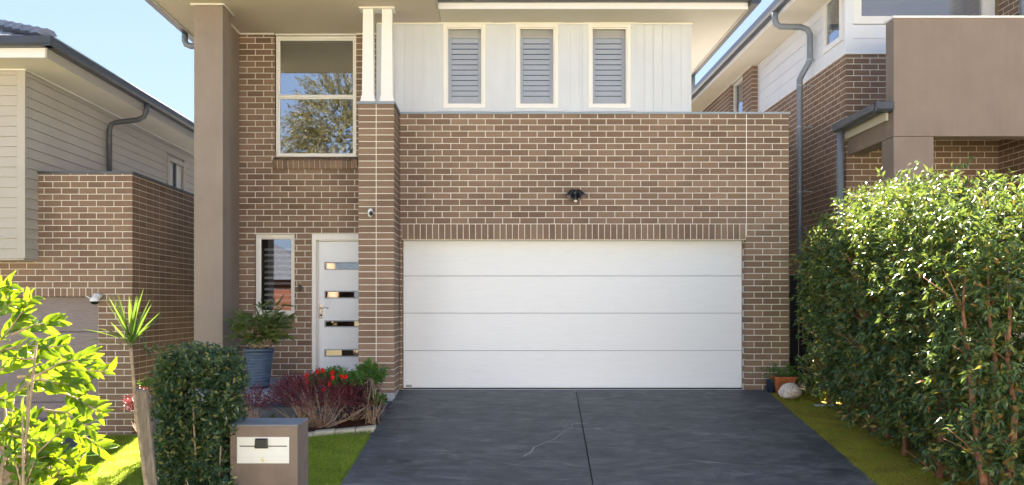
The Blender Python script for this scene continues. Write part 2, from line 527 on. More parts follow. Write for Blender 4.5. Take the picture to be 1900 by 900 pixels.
# ---- leaves
def unit(a): return a / np.maximum(np.linalg.norm(a, axis=1, keepdims=True), 1e-9)
def leaves(name, mat, parent, P, D, L, W, N=None, seg=0, droop=.15, fold=.12, kind=None, smooth=False):
    n = len(P); P = np.asarray(P, float); D = unit(np.asarray(D, float))
    if N is None: N = rng.normal(size=(n, 3)) * .6 + np.array([0, -.25, 1.0])
    S = unit(np.cross(D, N)); U = np.cross(S, D)
    L = np.broadcast_to(np.asarray(L, float), (n,))[:, None]; W = np.broadcast_to(np.asarray(W, float), (n,))[:, None]
    if seg == 0:
        v = np.stack([P, P + D * L * .45 + S * W * .5 + U * W * fold, P + D * L - U * L * droop, P + D * L * .45 - S * W * .5 + U * W * fold, P + D * L * .5 - U * W * fold], 1)
        f = np.array([(0, 1, 4), (1, 2, 4), (2, 3, 4), (3, 0, 4)])
    elif seg == -1:      # grass blade, one triangle
        v = np.stack([P + S * W * .5, P - S * W * .5, P + D * L - U * L * droop], 1); f = np.array([(0, 1, 2)])
    else:
        rows = []
        for i in range(seg + 1):
            t = i / seg; wd = math.sin(math.pi * min(1, t) ** .85) * .5 + (.03 if i < seg else 0)
            mid = P + D * L * t - U * L * droop * t * t
            rows += [mid + S * W * wd + U * W * fold * wd * 2, mid, mid - S * W * wd + U * W * fold * wd * 2]
        v = np.stack(rows, 1)
        f = []
        for i in range(seg):
            a = i * 3
            for j in (0, 1):
                f += [(a + j, a + j + 1, a + j + 4), (a + j, a + j + 4, a + j + 3)]
        f = np.array(f)
    k = v.shape[1]
    vv = v.reshape(-1, 3); ff = (f[None] + (np.arange(n) * k)[:, None, None]).reshape(-1, 3)
    c = (vv.max(0) + vv.min(0)) / 2; c[2] = vv[:, 2].min()
    me = bpy.data.meshes.new(name)
    me.vertices.add(len(vv)); me.vertices.foreach_set("co", (vv - c).ravel())
    me.loops.add(ff.size); me.loops.foreach_set("vertex_index", ff.ravel().astype(np.int32))
    me.polygons.add(len(ff)); me.polygons.foreach_set("loop_start", np.arange(0, ff.size, 3, dtype=np.int32))
    me.polygons.foreach_set("loop_total", np.full(len(ff), 3, dtype=np.int32))
    me.polygons.foreach_set("use_smooth", np.full(len(ff), smooth))
    me.update(calc_edges=True)
    me.materials.append(mat)
    o = bpy.data.objects.new(name, me); COL.objects.link(o); link(o, tuple(c), parent)
    if kind: o['kind'] = kind
    return o

def twigged(centers, dirs, k, tl, spread=.9):
    """leaf bases and directions set along short twigs"""
    n = len(centers); dirs = unit(dirs)
    t = np.tile(np.linspace(0, 1, k), n)[:, None]
    C = np.repeat(centers, k, 0); Dd = np.repeat(dirs, k, 0)
    r = rng.normal(size=(n * k, 3)); r -= (r * Dd).sum(1, keepdims=True) * Dd
    return C + Dd * t * tl, unit(Dd * .75 + unit(r) * spread)

# ---- ground height
def smooth(a, b, x):
    t = np.clip((x - a) / (b - a), 0, 1); return t * t * (3 - 2 * t)
def base_z(Y):
    Y = np.asarray(Y, float)
    s = np.minimum(Y, 11.65)
    lin_ = -.127 * (11.65 - s)
    lo = -.95
    return np.where(s > 6.2, lin_, np.maximum(-.692 - .127 * (6.2 - s) * np.clip(1 - (6.2 - s) / 6.0, 0, 1), lo))
def gz(X, Y):
    X = np.asarray(X, float); Y = np.asarray(Y, float)
    left = .60 * smooth(-2.5, -4.1, X) * smooth(1.0, 5.5, Y)
    return base_z(Y) - left
def g1(x, y): return float(gz(x, y))

# ------------------------------------------------------------------ ground, driveway, paths, road
xs = np.unique(np.concatenate([np.linspace(-9, 9, 73), [-400, -150, -60, -30, -18, -12, 12, 18, 30, 60, 150, 400]]))
ys = np.unique(np.concatenate([np.linspace(-2, 14, 65), [-400, -150, -60, -30, -15, -8, 20, 40, 90, 200, 600]]))
gx, gy = np.meshgrid(xs, ys)
zz = gz(gx, gy) - .02
m = MB()
m.v = [(float(a), float(b), float(c)) for a, b, c in zip(gx.ravel(), gy.ravel(), zz.ravel())]
nx = len(xs)
m.f = [(j * nx + i, j * nx + i + 1, (j + 1) * nx + i + 1, (j + 1) * nx + i) for j in range(len(ys) - 1) for i in range(nx - 1)]
struct(m.build('ground', M['ground'], smooth=True))

def sheet(name, mat, left, right, n, dz, thick=.0, y0=11.6, y1=2.0):
    """strip between two edge functions of Y that follows the slope"""
    m = MB()
    for i in range(n + 1):
        y = y0 + (y1 - y0) * i / n
        z = float(base_z(y)) + dz
        m.v += [(left(y), y, z), (right(y), y, z), (left(y), y, z - .12), (right(y), y, z - .12)]
    for i in range(n):
        a = i * 4; b = a + 4
        m.f += [(a, b, b + 1, a + 1), (a + 2, b + 2, b, a), (a + 1, b + 1, b + 3, a + 3)]
    m.f += [(0, 1, 3, 2)]
    return struct(m.build(name, mat))
dl = lambda y: -1.262 - .033 * (11.65 - y) - .0
dr = lambda y: 3.80 - .056 * (11.65 - y)
dc = lambda y: 1.176 - .060 * (11.65 - y)
# two slabs either side of the sawn joint, split again by a cross joint
for a, b in ((dl, lambda y: dc(y) - .0065), (lambda y: dc(y) + .0065, dr)):
    sheet('driveway', M['drive'], a, b, 24, .012, y0=11.62, y1=3.0)
sheet('driveway_joint', M['fence'], lambda y: dc(y) - .03, lambda y: dc(y) + .03, 12, -.006, y0=11.6, y1=3.0)
m = MB().box(-1.24, 3.545, 11.62, 11.92, -.2, -.006)
struct(m.build('garage_threshold', M['concrete']))
# hairline crack with pale filler
m = MB()
pts = [(.33, 8.62), (.42, 8.78), (.46, 8.95), (.60, 9.12), (.70, 9.25), (.82, 9.52), (.93, 9.70), (.97, 9.95)]
for i in range(len(pts) - 1):
    (x0, y0), (x1, y1) = pts[i], pts[i + 1]
    w0 = .010 - .0012 * i; w1 = .010 - .0012 * (i + 1)
    za, zb = float(base_z(y0)) + .0135, float(base_z(y1)) + .0135
    m.poly([(x0 - w0, y0, za), (x0 + w0, y0, za), (x1 + w1, y1, zb), (x1 - w1, y1, zb)])
struct(m.build('driveway_crack', plain("crack_filler", (.34, .33, .31), .9, 0, .2, .2, 30)))
# porch platform, path in front, dark slab beside the pillar
m = MB().box(-3.66, -1.76, 10.12, 12.3, -.35, .132)
struct(m.build('porch_slab', M['porch'], bevel=.008))
m = MB().box(-3.9, -1.79, 9.72, 10.115, -.4, .0).box(-1.785, -1.30, 10.2, 11.08, -.4, -.085)
struct(m.build('path', M['path'], bevel=.006))
# garden bed
def patch(name, mat, poly, dz, n=1):
    m = MB(); m.poly([(x, y, g1(x, y) + dz) for x, y in poly]); return m
m = MB()
bx = np.linspace(-3.45, -1.36, 20); 
edge = lambda x: 9.42 + (x + 2.0) * .40
for i in range(19):
    for j in range(6):
        q = []
        for (ii, jj) in ((i, j), (i + 1, j), (i + 1, j + 1), (i, j + 1)):
            x = bx[ii]; y0 = edge(x); y = y0 + (11.2 - y0) * jj / 6
            q.append((x, y, g1(x, y) + .018 + random.Random(ii * 31 + jj).uniform(-.008, .012)))
        m.poly(q)
struct(m.build('mulch_bed', M['mulch']))
def groundpatch(name, mat, x0f, x1f, ya, yb, n, k, dz):
    m = MB()
    for i in range(n):
        for j in range(k):
            q = []
            for ii, jj in ((i, j), (i, j + 1), (i + 1, j + 1), (i + 1, j)):
                y = ya + (yb - ya) * ii / n; x = x0f(y) + (x1f(y) - x0f(y)) * jj / k
                q.append((x, y, g1(x, y) + dz))
            m.poly(q[::-1] if yb > ya else q)
    return struct(m.build(name, mat))
groundpatch('front_lawn_base', M['turf'], lambda y: -4.4, lambda y: dl(y) + .02, 3.0, 9.42, 20, 8, .0)
groundpatch('side_lawn_base', M['turf'], lambda y: -5.41, lambda y: -3.44, 3.0, 11.57, 20, 4, .004)
groundpatch('moss_base', M['mossbed'], lambda y: dr(y) - .02, lambda y: dr(y) + 1.4, 3.0, 11.6, 24, 4, .004)
# edging stones along the bed
ed = thing('bed_edging', (-2.0, 9.4, g1(-2.0, 9.4)), 'pale flat sandstone edging curving between front lawn and planting bed', 'edging')
for i in range(9):
    x0 = -3.3 + i * .22; x1 = x0 + .212
    pp = []
    for z in (0, 1):
        for (x, o) in ((x0, -.05), (x1, -.05), (x1, .05), (x0, .05)):
            y = edge(x) + o; pp.append((x, y, g1(x, y) + (-.05 if z == 0 else .042 + .006 * math.sin(i * 2.3))))
    MB().hexa(pp).build('stone', M['stone_edge'], ed, bevel=.008)
# road and footpath behind the camera (seen only in reflections; made pale to bounce sunlight)
m = MB().box(-120, 120, -13, -4.5, -1.2, -.944); struct(m.build('road', M['concrete']))
m = MB().box(-120, 120, -4.5, -4.35, -1.2, -.84); struct(m.build('kerb', M['concrete']))
m = MB().box(-120, 120, -2.2, -.9, -1.2, -.90); struct(m.build('footpath', M['concrete']))
m = MB().box(-120, 120, -13.15, -13, -1.2, -.84); struct(m.build('kerb', M['concrete']))
m = MB().box(-9.5, -6.0, 2.5, 11.9, -1.6, -.60)
m = MB()
for i in range(10):
    ya = 11.7 - i * .8; yb = ya - .8
    m.poly([(-9.5, ya, g1(-9.5, ya) + .012), (-9.5, yb, g1(-9.5, yb) + .012), (-5.42 - .0 * i, yb, g1(-6, yb) + .012), (-5.42, ya, g1(-6, ya) + .012)])
struct(m.build('neighbour_driveway', M['path']))

# ------------------------------------------------------------------ window maker
def window(house, name, x0, x1, z0, z1, Y, fw=.05, glass='glass', depth=.09, frame='frame', transoms=(), sashw=None, slats=None, label=None):
    """front facing window: frame part, glass sub-part(s), optional shutters; Y is the front face of the frame"""
    m = MB()
    for a, b, c, d in holed(x0, x1, z0, z1, [(x0 + fw, x1 - fw, za, zb) for za, zb in spans(z0 + fw, z1 - fw, transoms, fw * .7)]):
        m.box(a, b, Y, Y + depth, c, d)
    fr = m.build('window', M[frame], house)
    if label: fr['label'] = label
    for za, zb in spans(z0 + fw, z1 - fw, transoms, fw * .7):
        MB().box(x0 + fw - .003, x1 - fw + .003, Y + depth * .5, Y + depth * .5 + .006, za - .003, zb + .003).build('pane', M[glass], fr)
        e = .018
        m = MB()
        for a, b, c, d in holed(x0 + fw, x1 - fw, za, zb, [(x0 + fw + e, x1 - fw - e, za + e, zb - e)]):
            m.box(a, b, Y + depth * .3, Y + depth * .5 - .001, c, d)
        m.build('sash', M[frame], fr)
    return fr
def spans(z0, z1, tr, w):
    out = []; a = z0
    for t in sorted(tr):
        out.append((a, t - w / 2)); a = t + w / 2
    out.append((a, z1)); return out
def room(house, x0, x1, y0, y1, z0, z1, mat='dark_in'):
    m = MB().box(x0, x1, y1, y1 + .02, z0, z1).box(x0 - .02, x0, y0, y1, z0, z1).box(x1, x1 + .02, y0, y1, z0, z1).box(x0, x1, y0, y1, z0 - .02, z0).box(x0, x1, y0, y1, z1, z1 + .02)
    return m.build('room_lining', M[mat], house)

# ------------------------------------------------------------------ MAIN HOUSE
YF, YP, YE, YC, YG = 11.685, 11.095, 12.19, 11.745, 11.87
ZS = 5.117
house = thing('brick_house', (0.5, 12.5, 0), 'two storey brown brick house with white double garage door, white cladding and tall taupe column', 'house')
bk = []
# parapet wall over the garage, soldier course, right pier
XL, XO0, XO1, XR, ZT = -1.273, -1.2397, 3.543, 4.142, 3.832
courses(bk, (XL, YF), 0, XO1 + .003 - XL, 2.312, ZT, phase=1)
courses(bk, (XO1, YF), 0, XR - XO1, .0, 2.139, phase=0, retL=True, retR=True)
courses(bk, (XO1 + .013, YF), 0, XR - XO1 - .013, 2.1401, ZT, phase=0, retR=True)
ns = 56; sw = (XO1 - XO0) / ns
for i in range(ns):
    bk.append((XO0 + sw * (i + .5), YF, 2.097, sw - .010, .205, .10, 0))
# left jamb and its reveal
courses(bk, (XL + .001, YF), 0, .033, .0, 2.30, stack=True)
courses(bk, (XO0 + .0, YF + .01), R(90), .18, .0, 2.09, stack=True)
# garage side walls (right flank)
courses(bk, (XR, YF), R(90), 6.0, -.2, ZT, side=True, phase=1)
# pillar
courses(bk, (-1.750, YP), 0, .473, .02, ZT, stack=True, retL=True, retR=True)
for b in list(bk[-2:]): pass
courses(bk, (-1.277, YP), R(90), .588, .02, ZT, side=2, stack=True)
courses(bk, (-1.750, YE), R(-90), YE - YP, .02, ZT, side=False, sideR=True)
# entry wall
WT = (-3.135, -1.955, 3.335, ZS)          # tall window
WL = (-3.425, -2.848, 1.036, 2.205)       # small window
DR = (-2.605, -1.60, .13, 2.212)          # door
SILL = (-3.165, -1.93, 3.15, 3.335)
SILL2 = (-3.44, -2.83, .915, 1.036)
EH = [WT, WL, DR, SILL, SILL2]
XE0, XE1 = -3.652, -1.60
courses(bk, (XE0, YE), 0, XE1 - XE0, .13, ZS, holes=[(h[0] - XE0, h[1] - XE0, h[2], h[3]) for h in EH], phase=0)
lay_bricks(bk, house, M['brick'])
# mortar backing
mo = MB()
E = .0025
def back(x0, x1, z0, z1, holes, y0, y1):
    for a, b, c, d in holed(x0, x1, z0, z1, holes):
        mo.box(a, b, y0, y1, c, d)
back(XL + .002, XR - E, -.3, ZT, [(XO0 - E, XO1 + E, -.5, 2.097 + E)], YF + E, YF + .175)
mo.box(XR - .2, XR - E, YF + .176, 18, -.3, ZT - .01)
mo.box(-1.750 + E, -1.277 - E, YP + E, YP + .3, .018, ZT).box(-1.44, -1.277 - E, YP + .301, YF + .1, .018, ZT - .002)
mo.box(-1.750 + E, -1.60, YP + .301, YE + .1, .018, ZT - .004)
back(XE0, XE1, -.3, ZS + .1, EH[:4], YE + E, YE + .17)
mo.build('mortar', M['mortar'], house)
MB().box(XO1 + .0035, XO1 + .0125, YF - .0005, YF + .02, 2.145, ZT).build('control_joint', plain('joint_caulk', (.80, .79, .75), .7, 0, .2, .04, 8), house)
# sloping header sills
def sill(x0, x1, ztop, zbot, n, Y, par):
    w = (x1 - x0) / n
    for i in range(n):
        a, b = x0 + w * i + .004, x0 + w * (i + 1) - .004
        m = MB().hexa([(a, Y - .035, zbot), (b, Y - .035, zbot), (b, Y + .1, zbot), (a, Y + .1, zbot),
                       (a, Y - .060, zbot + (ztop - zbot) * .62), (b, Y - .060, zbot + (ztop - zbot) * .62), (b, Y + .1, ztop), (a, Y + .1, ztop)])
        m.build('sill_brick', M['brick'], par)
    MB().hexa([(x0, Y - .028, zbot + .004), (x1, Y - .028, zbot + .004), (x1, Y + .1, zbot + .004), (x0, Y + .1, zbot + .004),
               (x0 + .003, Y - .050, zbot + (ztop - zbot) * .60), (x1 - .003, Y - .050, zbot + (ztop - zbot) * .60), (x1 - .003, Y + .098, ztop - .008), (x0 + .003, Y + .098, ztop - .008)]).build('sill_mortar', M['mortar'], par)
sill(-3.165, -1.935, 3.335, 3.15, 16, YE, house)
sill(-3.44, -2.835, 1.036, .915, 8, YE, house)
# steel lintel, copings, plinth
MB().box(XO0 - .03, XO1 + .01, YF + .004, YF + .11, 2.085, 2.096).build('lintel', M['rust'], house)
MB().box(-1.262, 4.155, YF - .014, YF + .19, ZT, ZT + .03).box(-1.766, -1.2625, YP - .014, YF + .19, ZT, ZT + .036).build('coping', M['coping'], house, bevel=.002)
MB().box(-1.756, -1.272, YP - .006, YF + .05, -.22, .02).build('plinth', M['slab_light'], house)
MB().box(XO1 + .02, XR + .004, YF - .003, YF + .3, -.3, -.006).build('plinth', M['concrete'], house)
MB().box(XE0, XO0, YE + .02, YE + .2, -.3, .10).build('footing', M['slab_light'], house)
# garage door: four panels
gd = MB().box(-1.25, 3.56, YG + .035, YG + .05, 0, 2.2).build('garage_door', M['fence'], house)
gd['label'] = 'wide white panelled double garage door'
for za, zb in ((.012, .534), (.539, 1.062), (1.067, 1.588), (1.593, 2.10)):
    MB().box(-1.236, 3.540, YG, YG + .034, za, zb).build('panel', M['garage'], gd, bevel=.003)
MB().box(-1.236, 3.540, YG - .004, YG + .03, -.006, .010).build('bottom_seal', M['black'], gd)
MB().box(-1.20, -1.118, YG - .002, YG, .022, .052).build('maker_badge', M['black'], gd)
m = MB()
for i, (a, b) in enumerate(((-1.192, -1.182), (-1.176, -1.166), (-1.160, -1.150), (-1.144, -1.126))):
    m.box(a, b, YG - .0028, YG - .0021, .030, .044)
m.build('badge_lettering', M['offwhite'], gd)
room(house, -1.25, 3.56, YG + .06, YG + 3, -.05, 2.2)
# upper storey: vertical board cladding
XC0, XC1 = -1.589, 2.786
ZC0 = ZT + .03
wins = []
for cx in (862, 996, 1130.5):
    x = (cx - 911) / 132.8
    wins.append((x - .296, x + .296, 3.93, 5.105))
trims = [(a - .078, b + .078, 3.885, ZS) for a, b, c, d in wins]
bw = .1285
nb = int(round((XC1 - XC0) / bw)); bw = (XC1 - XC0) / nb
for i in range(nb):
    a, b = XC0 + bw * i, XC0 + bw * (i + 1) - .007
    cells = [(a, b, ZC0 + .002, ZS)]
    hs = [t for t in trims if t[0] < b and t[1] > a]
    for t in hs:
        cells = holed(a, b, ZC0 + .002, ZS, [(t[0] + .01, t[1] - .01, t[2] + .01, ZS + 1)])
    cells = [c for c in cells if c[1] - c[0] > .006]
    if not cells: continue
    m = MB()
    for c in cells: m.box(c[0], c[1], YC, YC + .03, c[2], c[3])
    m.build('cladding_board', M['clad'], house)
m = MB()
for a, b, c, d in holed(XC0 + .002, XC1 - .002, ZC0 - .05, ZS, [(w[0] - .03, w[1] + .03, w[2] - .02, ZS + 1) for w in wins]):
    m.box(a, b, YC + .006, YC + .12, c, d)
m.box(XC0 - .0, XC0 + .1, YC + .121, YE + .1, ZT - .2, ZS)         # return towards the entry wall
m.build('wall_upper', M['clad'], house)
MB().box(XC0 - .012, XC0 + .03, YC - .006, YC + .03, ZC0, ZS - .002).box(XC1 - .03, XC1 + .012, YC - .006, YC + .04, ZC0, ZS - .002).build('corner_trim', M['clad'], house)
for a, b, c, d in wins:
    m = MB()
    for q in holed(a - .078, b + .078, 3.885, ZS - .003, [(a - .002, b + .002, 3.928, ZS + 1)]):
        m.box(q[0], q[1], YC - .014, YC + .02, q[2], q[3])
    m.build('window_trim', M['clad'], house)
    w = window(house, 'window', a, b, c, d, YC - .02, fw=.048, glass='glass_soft', depth=.10)
    ga, gb = a + .06, b - .06
    m = MB()
    for q in holed(ga, gb, c + .05, d - .05, [(ga + .05, gb - .05, c + .12, d - .17)]):
        m.box(q[0], q[1], YC + .095, YC + .125, q[2], q[3])
    m.build('shutter_frame', M['shutter'], w)
    za = c + .12; zb = d - .17; n = 12; p = (zb - za) / n
    for i in range(n):
        z = za + p * i
        MB().hexa([(ga + .052, YC + .088, z), (gb - .052, YC + .088, z), (gb - .052, YC + .094, z), (ga + .052, YC + .094, z),
                   (ga + .052, YC + .112, z + p * .93), (gb - .052, YC + .112, z + p * .93), (gb - .052, YC + .118, z + p * .93), (ga + .052, YC + .118, z + p * .93)]).build('shutter_slat', M['shutter'], w)
    MB().box((ga + gb) / 2 - .012, (ga + gb) / 2 + .012, YC + .030, YC + .045, d - .068, d - .056).build('latch', M['black'], w)
    room(house, a + .03, b - .03, YC + .13, YC + 1.5, c, d)
# side and rear walls of the upper storey and body of the house
MB().box(XC1 - .12, XC1 - .003, YC + .121, 24, 2.5, ZS).box(-3.88, -3.66, YE + .25, 24, -1.0, ZS).box(-3.88, XR - .25, 24, 24.2, -.5, ZS).box(XC1, XR - .01, 12.0, 18, 3.2, 3.3).build('side_wall', M['clad'], house)
# soffit and beads
MB().box(-4.35, -.70, 10.31, YE + .3, ZS, ZS + .03).build('soffit', M['soffit'], house)
MB().box(-.694, 3.41, 11.195, YE + .3, ZS + .001, ZS + .03).box(XC1 + .001, 3.41, YE + .301, 24.5, ZS + .001, ZS + .03).box(-4.35, -3.9, YE + .301, 24.5, ZS + .001, ZS + .03).build('soffit', M['soffit_l'], house)
bd = MB()
def bead_x(x0, x1, y): bd.box(x0, x1, y - .022, y, ZS - .020, ZS - .0005)
def bead_y(x, y0, y1, s): bd.box(min(x, x + .022 * s), max(x, x + .022 * s), y0, y1, ZS - .020, ZS - .0005)
bead_x(XE0, WT[0] - .01, YE); bead_x(-1.955, XC0, YE)
bead_x(-.70, -.63, YC); bead_x(XC0, wins[0][0] - .08, YC)
for i in range(2): bead_x(wins[i][1] + .08, wins[i + 1][0] - .08, YC)
for w_ in wins: bead_x(w_[0] - .085, w_[1] + .085, YC - .015)
bead_x(wins[2][1] + .08, XC1 + .03, YC)
bead_y(XE0, 11.35, YE - .03, 1); bead_x(WT[0] - .01, WT[1] + .01, YE + .04)
bd.build('cornice_bead', M['frame'], house)
# fascia, gutters and hipped roof
FZ = ZS - .003
MB().box(-.70, 3.415, 11.165, 11.19, FZ, ZS + .11).build('fascia', M['fascia'], house)
MB().box(3.40, 3.425, 11.191, 24.5, FZ - .008, ZS + .11).box(-4.375, -4.352, 10.3, 24.5, FZ - .008, ZS + .11).box(-4.37, -.705, 10.28, 10.305, FZ, ZS + .11).box(-.73, -.705, 10.306, 11.18, FZ, ZS + .11).build('fascia', M['clad_l'], house)
gprof = lambda sx, sy: [(0, 0, 0), (.10 * sx, .10 * sy, 0), (.125 * sx, .125 * sy, .03), (.125 * sx, .125 * sy, .12), (.105 * sx, .105 * sy, .125), (0, 0, .125)]
m = MB()
m.extrude(gprof(0, -1), (-.86, 11.163, ZS + .078), (3.56, 11.163, ZS + .078))
m.extrude(gprof(1, 0), (3.427, 11.04, ZS + .02), (3.427, 24.6, ZS + .02))
m.extrude(gprof(-1, 0), (-4.377, 10.15, ZS + .0), (-4.377, 24.6, ZS + .0))
m.extrude(gprof(0, -1), (-4.50, 10.278, ZS + .06), (-.73, 10.278, ZS + .06))
m.build('gutter', M['gutter'], house)
m = MB()
zr, pk = ZS + .19, ZS + 1.55
x0, x1, y0, y1 = -4.48, 3.52, 11.1, 24.6
m.poly([(x0, y0, zr), (x1, y0, zr), (-.48, 15.1, pk)]); m.poly([(x1, y0, zr), (x1, y1, zr), (-.48, 20.6, pk), (-.48, 15.1, pk)])
m.poly([(x1, y1, zr), (x0, y1, zr), (-.48, 20.6, pk)]); m.poly([(x0, y1, zr), (x0, y0, zr), (-.48, 15.1, pk), (-.48, 20.6, pk)])
m.poly([(-4.48, 10.2, zr), (-.75, 10.2, zr), (-2.6, 12.1, zr + .76)]); m.poly([(-.75, 10.2, zr), (-.75, 13, zr), (-2.6, 13, zr + .76), (-2.6, 12.1, zr + .76)]); m.poly([(-4.48, 13, zr), (-4.48, 10.2, zr), (-2.6, 12.1, zr + .76), (-2.6, 13, zr + .76)])
m.build('roof', M['roof_dark'], house)
MB().box(-4.3, 3.3, 11.4, 24.3, ZS + .06, ZS + .16).box(-4.3, -.9, 10.4, 11.39, ZS + .06, ZS + .16).build('ceiling_slab', M['roof_dark'], house)
# eave downpipes that poke out beyond the wall
m = MB().tube([(-4.46, 12.25, ZS + .02), (-4.46, 12.25, ZS - .09), (-4.44, 12.25, ZS - .14), (-4.38, 12.25, ZS - .165), (-4.1, 12.25, ZS - .17), (-3.9, 12.25, ZS - .17)], .045, 12)
m.build('downpipe', M['pipe'], house, smooth=True)
m = MB().tube([(3.50, 14.6, ZS + .03), (3.50, 14.6, ZS - .15), (3.44, 14.6, ZS - .24), (3.2, 14.6, ZS - .26), (2.84, 14.6, ZS - .26)], .045, 12)
m.build('downpipe', M['pipe'], house, smooth=True)
# tall rendered column at the left, blade wall behind
MB().box(-3.880, -3.505, 10.985, 11.34, -1.0, ZS - .02).build('column', M['render'], house, bevel=.004)
MB().box(-3.875, -3.652, 11.341, YE + .25, -1.0, ZS - .0).build('blade_wall', M['render'], house)
MB().box(-3.925, -3.49, 10.97, 11.0, ZS - .018, ZS - .0005).box(-3.503, -3.48, 11.0, 11.40, ZS - .018, ZS - .0005).build('column_trim', M['frame'], house)
# tall window with stair balustrade inside
w = window(house, 'window', WT[0] + .006, WT[1] - .006, WT[2] + .003, ZS - .025, YE + .05, fw=.035, transoms=(4.215,), depth=.08)
w['label'] = 'tall two pane window above the entry reflecting a tree'
room(house, -3.5, -1.9, YE + .18, YE + 3.2, 2.9, ZS - .01)
m = MB().box(-2.35, -2.27, YE + .20, YE + .28, 2.92, 3.62).box(-2.36, -2.26, YE + .19, YE + .29, 3.621, 3.65).box(-2.269, -1.95, YE + .21, YE + .27, 3.50, 3.56)
for i in range(4): m.box(-2.20 + i * .085, -2.188 + i * .085, YE + .235, YE + .247, 2.95, 3.50)
m.build('stair_balustrade', M['white'], house)
# small window
w = window(house, 'window', WL[0] + .004, WL[1] - .004, WL[2] + .003, WL[3] - .003, YE + .045, fw=.045, depth=.09, glass='glass_low')
w['label'] = 'small white framed window left of the front door'
for i in range(11):
    z = WL[2] + .11 + i * .083
    MB().hexa([(-3.32, YE + .12, z), (-2.895, YE + .12, z), (-2.895, YE + .126, z), (-3.32, YE + .126, z), (-3.32, YE + .155, z + .035), (-2.895, YE + .155, z + .035), (-2.895, YE + .161, z + .035), (-3.32, YE + .161, z + .035)]).build('shutter_slat', M['shutter'], w)
room(house, WL[0] + .03, WL[1] - .02, YE + .14, YE + 2, .9, 2.35)
# front door
m = MB()
for a, b, c, d in holed(DR[0] + .005, -1.62, .132, DR[3] - .004, [(DR[0] + .065, -1.62, 0, 2.125)]):
    m.box(a, b, YE + .01, YE + .13, c, d)
m.box(DR[0] + .065, DR[0] + .080, YE + .07, YE + .12, .132, 2.125).box(DR[0] + .065, -1.62, YE + .07, YE + .12, 2.11, 2.125)
m.build('door_frame', M['frame'], house)
X0D = DR[0] + .084
lights = [(1.695, 1.805), (1.275, 1.385), (.855, .955), (.425, .535)]
m = MB()
for a, b, c, d in holed(X0D, -1.63, .145, 2.106, [(-2.43, -1.66, z0, z1) for z0, z1 in lights]):
    m.box(a, b, YE + .085, YE + .125, c, d)
door = m.build('door', M['door_white'], house)
for z0, z1 in lights:
    m = MB()
    for a, b, c, d in holed(-2.432, -1.658, z0 - .002, z1 + .002, [(-2.414, -1.68, z0 + .014, z1 - .014)]):
        m.box(a, b, YE + .078, YE + .10, c, d)
    m.build('light_frame', M['slab_light'], door)
    MB().box(-2.413, -1.681, YE + .102, YE + .107, z0 + .015, z1 - .015).build('pane', M['glass_amber'], door)
MB().box(-2.508, -2.445, YE + .074, YE + .0845, .98, 1.205).build('lock_plate', M['chrome'], door, bevel=.004)
m = MB().tube([(-2.48, YE + .074, 1.135), (-2.48, YE + .03, 1.135)], .011, 10).tube([(-2.485, YE + .03, 1.135), (-2.40, YE + .03, 1.137), (-2.365, YE + .04, 1.13)], .0095, 8)
m.build('handle', M['chrome'], door, smooth=True)
MB().tube([(-2.477, YE + .0735, 1.03), (-2.477, YE + .07, 1.03)], .014, 12).build('keyhole', M['black'], door)
room(house, X0D, -1.5, YE + .14, YE + 2.5, .13, 2.2)
# paired tapered white posts on the pillar
for cx in (-1.628, -1.376):
    cx = cx + .0
    ps = MB(); t = .070; bt = .094; y = 11.185
    def ring(h, z): return [(cx - h, y - h, z), (cx + h, y - h, z), (cx + h, y + h, z), (cx - h, y + h, z)]
    zb = ZT + .036
    ps.hexa(ring(.098, zb) + ring(.082, zb + .085)); ps.hexa(ring(.078, zb + .0855) + ring(.066, ZS - .021))
    ps.build('post', M['white'], house, bevel=.003)
MB().box(-1.745, -1.275, 11.085, 11.30, ZS - .020, ZS - .001).build('post_head', M['frame'], house)
# slim wall light on the entry side of the pillar
m = MB().box(-1.786, -1.751, 11.55, 11.60, 1.875, 2.135)
tag(m.build('wall_light', M['black'], bevel=.004), 'slim black upright wall light on the entry side of the brick pillar', 'wall light')

# ------------------------------------------------------------------ things fixed to the facade
sl = thing('security_light', (1.168, YF, 2.70), 'black twin head security spotlight on brick wall above the garage door', 'security light')
MB().tube([(1.168, YF, 2.72), (1.168, YF - .03, 2.72)], .035, 14).build('base', M['black'], sl)
for s in (-1, 1):
    m = MB()
    a = Vector((1.168 + s * .035, YF - .05, 2.77)); b = Vector((1.168 + s * .098, YF - .095, 2.672))
    m.tube([a, a.lerp(b, .25), a.lerp(b, .9), b], [.022, .034, .050, .052], 16)
    h = m.build('lamp_head', M['black'], sl, smooth=True)
    MB().tube([b, b + (b - a).normalized() * .004], .040, 16).build('lens', plain('lens_smoky', (.28, .24, .22), .2, 0, .5, .1, 20), h)
    MB().tube([(1.168 + s * .005, YF - .025, 2.76), a], .012, 8).build('arm', M['black'], sl, smooth=True)
m = MB().lathe((1.168, YF - .065, 2.60), [(0, 0), (.026, .006), (.034, .03), (.033, .06), (.026, .115), (0, .125)], 16)
s_ = m.build('motion_sensor', M['black'], sl, smooth=True)
MB().lathe((1.168, YF - .073, 2.603), [(0, -.006), (.020, -.002), (.029, .014), (.029, .024)], 14).build('lens', M['offwhite'], s_, smooth=True)
wc = thing('wall_camera', (-1.587, YP, 2.39), 'small white and black camera on the front of the brick pillar', 'camera')
